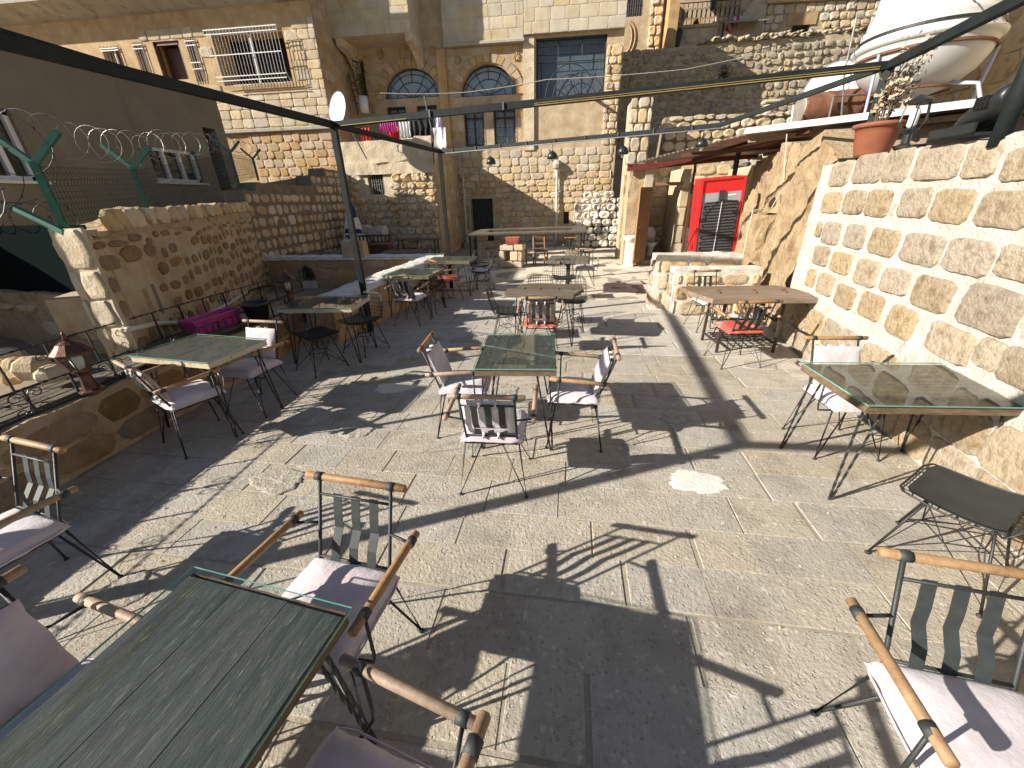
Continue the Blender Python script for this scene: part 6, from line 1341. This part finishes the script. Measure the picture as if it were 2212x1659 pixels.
part('seat', M().bbox((-.22, -.23, .45), (.22, .22, .485), .012), 'plankgrey', t); part('top_slat', M().bar((-.2, .265, .82), (.2, .265, .82), .025, .11), 'plankwarm', t); part('mid_slat', M().bar((-.18, .235, .62), (.18, .235, .62), .02, .05), 'plankwarm', t); part('apron', M().bar((-.19, -.19, .42), (.19, -.19, .42), .025, .05), 'plankgrey', t)
PLS = [unit_stone('pile_stone', 'whitestone', n=10, rough=.07, sup=5.5, dome=.3, rings=4) for _ in range(8)]
pc0, pc1 = atY(*zz(1320, 430), 17.6), atY(*zz(1860, 420), 17.6); px0, px1 = pc0.x, pc1.x; ztopP = atY(*z2(1650, 1245), 17.6).z; rowsP = courses(px0, px1, .05, ztopP, .245, .26, .5, .012, hj=.2, ragged=.012); nst = 0
rowsP = [r for r in rowsP if r[1] < ztopP - .45*abs((r[0] - (px0 + px1)/2)/((px1 - px0)/2))**3 - .1*rnd(0, 1)]
ORD = 'first second third fourth fifth sixth seventh eighth ninth tenth eleventh twelfth'.split(); rowz = []
for r in sorted(rowsP, key=lambda r: r[1]):
    for q in rowz:
        if abs(q[0][1] - r[1]) < .09: q.append(r); break
    else: rowz.append([r])
for i, q in enumerate(rowz):
    q.sort()
    for j, r in enumerate(q):
        o = mobj('pile_stone', random.choice(PLS), None, (r[0], 17.55 + rnd(-.05, .05) + .10*r[1], r[1]), (rnd(-.08, .08), rnd(-.09, .09), rnd(-.12, .12)), (r[2], .16, r[3]))
        tag(o, '%s stone from the left in the %s course up of the dry stone pile' % (ORD[min(j, 11)], ORD[min(i, 11)]), 'stone', 'dry stacked stones in the pile')
bk_ = thing('stone_stack', 'rough rear stack of old stones behind the dry stacked stone pile', 'stone heap', ((px0 + px1)/2, 18.1, 0)); part('heap', rough_slab(px1 - px0 - .3, lambda u: ztopP - .5, .3, .15, .05, 3, zlow=-.1, seed=41), 'limepale', bk_, True); bk_.location.x = px0 + .15
# broken stones and a board by the bar
c = at(*zz(270, 560)); t = thing('broken_pillar', 'short broken stack of rough stones under the left end of the long bar', 'stone stack', (c.x, c.y, 0))
for k, (x, z, w_, h) in enumerate(((0, 0, .5, .25), (.02, .25, .42, .3), (-.02, .55, .44, .3), (.4, .0, .4, .3), (.45, .3, .5, .25))): part('block', M().bbox((x - w_/2, -.2, z), (x + w_/2, .2, z + h - .01), .04, .03), 'limepale', t)
c = at(*zz(1195, 425)); o = part('cardboard_box', M().bbox((-.32, -.02, 0), (.32, .3, .72), .01), 'palecable'); o.location = c; o.rotation_euler = (R(-6), 0, .06); tag(o, 'plain pale panel box leaning at the house wall right of the bar', 'box')
# ------------------------------------------------------------------ lower court behind the cross wall
def parasol(x, y):
    t = thing('folded_parasol', 'folded blue and white parasol leaning in the corner of the lower court', 'parasol', (x, y, 0)); m = M(); rg = []
    for z, r_ in ((.25, .32), (.5, .30), (.9, .24), (1.3, .16), (1.7, .10), (2.0, .03)): rg.append([((r_*(1 + .35*math.sin(5*q*.2618)))*math.cos(q*.2618), (r_*(1 + .35*math.sin(5*q*.2618)))*math.sin(q*.2618), z) for q in range(24)])
    part('canopy', m.rings(rg), 'cloth_blue', t, True)
    for k, (z0_, z1_, r0, r1) in enumerate(((.35, .6, .36, .32), (.75, 1.0, .31, .26), (1.15, 1.5, .24, .17))): part('white_band', M().rings([[((r_*(1 + .3*math.sin(5*q*.2618)))*math.cos(q*.2618), (r_*(1 + .3*math.sin(5*q*.2618)))*math.sin(q*.2618), z) for q in range(24)] for z, r_ in ((z0_, r0), (z1_, r1))], cap=False), 'cloth_white', t, True)
    part('pole', M().tube([(0, 0, 0), (0, 0, 2.1)], .025, 8), 'whitepaint', t)
    t.rotation_euler = (R(-4), R(3), 0)
c = atY(*zt(260, 1400), 13.4); parasol(c.x, 13.4)
def lowtable(label, x, y, w_, l, rz, h=.74):
    t = thing('court_table', label, 'table', (x, y, 0), R(rz), 'tables in the lower court'); n = 4
    for k in range(n): part('plank', M().bbox((-w_/2, -l/2 + l*k/n + .003, h - .04), (w_/2 + rnd(-.03, .03), -l/2 + l*(k + 1)/n - .003, h), .006), 'plankgrey', t)
    for sx in (-1, 1):
        for sy in (-1, 1): part('leg', M().tube([(sx*w_*.42, sy*l*.4, 0), (sx*w_*.42, sy*l*.4, h - .04)], .02, 5), 'ironblack', t)
c = at(*zl(1460, 145), .74); lowtable('pale plank table in the lower court just behind the white topped cross wall', c.x, c.y, 1.2, .75, 12)
c = at(*zl(450, 165), .74); lowtable('dark plank table in the lower court left of the pillar stub', c.x, c.y, 1.3, .7, 8)
c = at(*zt(900, 1385), .80); lowtable('long dark table at the foot of the laundry terrace in the lower court', c.x, min(c.y, 14.3), 1.5, .5, 0, .8)
c = at(*zt(440, 1500), .5); t = thing('slatted_bench', 'dark slatted bench with a tall back in the lower court', 'bench', (c.x, min(c.y, 13.2), 0))
for k in range(12): part('slat', M().box((-.72 + k*.125, 0, .42), (-.66 + k*.125, .03, .92)), 'plankgrey', t)
part('top_rail', M().box((-.78, -.02, .92), (.78, .05, .98)), 'plankgrey', t); part('seat', M().box((-.78, -.45, .40), (.78, 0, .44)), 'plankgrey', t)
for sx in (-.72, .72): part('leg', M().box((sx - .03, -.42, 0), (sx + .03, -.36, .4)).box((sx - .03, -.02, 0), (sx + .03, .04, .42)), 'plankgrey', t)
for lab, (x, y), f_, z in (('wire chair at the left of the lower court, only its arched back above the wall', zl(340, 130), -90, .78), ('wire chair in the lower court right of the slatted bench', zl(1260, 80), -90, .78), ('wire chair in the lower court behind the pale plank table', zl(1740, 110), -100, .78), ('wire chair at the far left of the lower court, partly hidden by a lantern', zl(30, 150), -80, .78)):
    c = at(x, y, z); wirechair((c.x, min(c.y - .3, 14.0)), f_, lab)
armchair((-4.75, 13.6), 180, 'armchair with curved straps in the lower court by the house corner', seat='plankwarm')
for i, (x, y) in enumerate(((400, 1300), (480, 1320), (550, 1310), (420, 1370), (520, 1375))):
    c = atY(*zt(x, y), 14.55); o = mobj('court_stone', PLS[i], None, (c.x, 14.6, c.z), (rnd(-.1, .1), rnd(-.1, .1), 0), (.42, .2, .34)); tag(o, ('left upper', 'middle upper', 'right upper', 'left lower', 'right lower')[i] + ' grey stone of the small heap behind the slatted bench', 'stone', 'stones heaped behind the slatted bench')
c = at(*zl(1150, 120), .6); o = part('wooden_crate', M().bbox((-.3, -.2, 0), (.3, .2, .35), .01), 'browntimber'); o.location = (c.x, min(c.y, 12.4), .42); tag(o, 'reddish wooden crate beside the slatted bench in the lower court', 'crate')
# ------------------------------------------------------------------ cables
def cable(label, pts, r, mt, sag=0.0):
    P = [V(p) for p in pts]; out = []
    for a, b in zip(P, P[1:]):
        for k in range(12): f = k/12; out.append(a*(1 - f) + b*f + V((0, 0, -sag*4*f*(1 - f))))
    out.append(P[-1]); t = thing('cable', label, 'cable', P[0]); part('wire', M().tube([p - P[0] for p in out], r, 5, cap=False), mt, t)
cable('pale overhead cable running across the stone house front', [atY(820, 201, 14.2), atY(1000, 200, 15), atY(1180, 172, 16), atY(1480, 150, 17), atY(1740, 92, 19)], .012, 'palecable', .03)
cable('dark overhead cable running to the white water tank', [atY(1500, 138, 17), atY(1730, 85, 15), atY(1925, 42, 11), atY(2060, 0, 9.2), atY(2130, -30, 8)], .012, 'ironblack', .02)
def onrock(pts, off): 
    out = []
    for x, y in pts: d = ray(x, y); best = None
    return out
cable('thin pale cable hanging down the plastered rock face onto the rock block', [atY(*zw(1800, 60), 8.0), atY(*zw(1770, 450), 8.0), atY(*zw(1755, 640), 7.9), atY(*zw(1680, 760), 7.8), atY(*zw(1640, 830), 7.7), atY(*zw(1450, 850), 7.6), atY(*zw(1400, 1050), 7.6), atY(*zw(1345, 1330), 7.6)], .007, 'palecable')
cable('pale cable running down the right side of the rock block', [atY(*zw(1990, 895), 7.3), atY(*zw(1870, 915), 7.3), atY(*zw(1800, 1150), 7.3), atY(*zw(1735, 1640), 7.2)], .006, 'palecable')
cable('thin cable dangling on the laundry terrace parapet', [atY(*zt(640, 440), 14.9), atY(*zt(660, 515), 14.9), atY(*zt(700, 525), 14.9), atY(*zt(722, 455), 14.9)], .010, 'palecable')
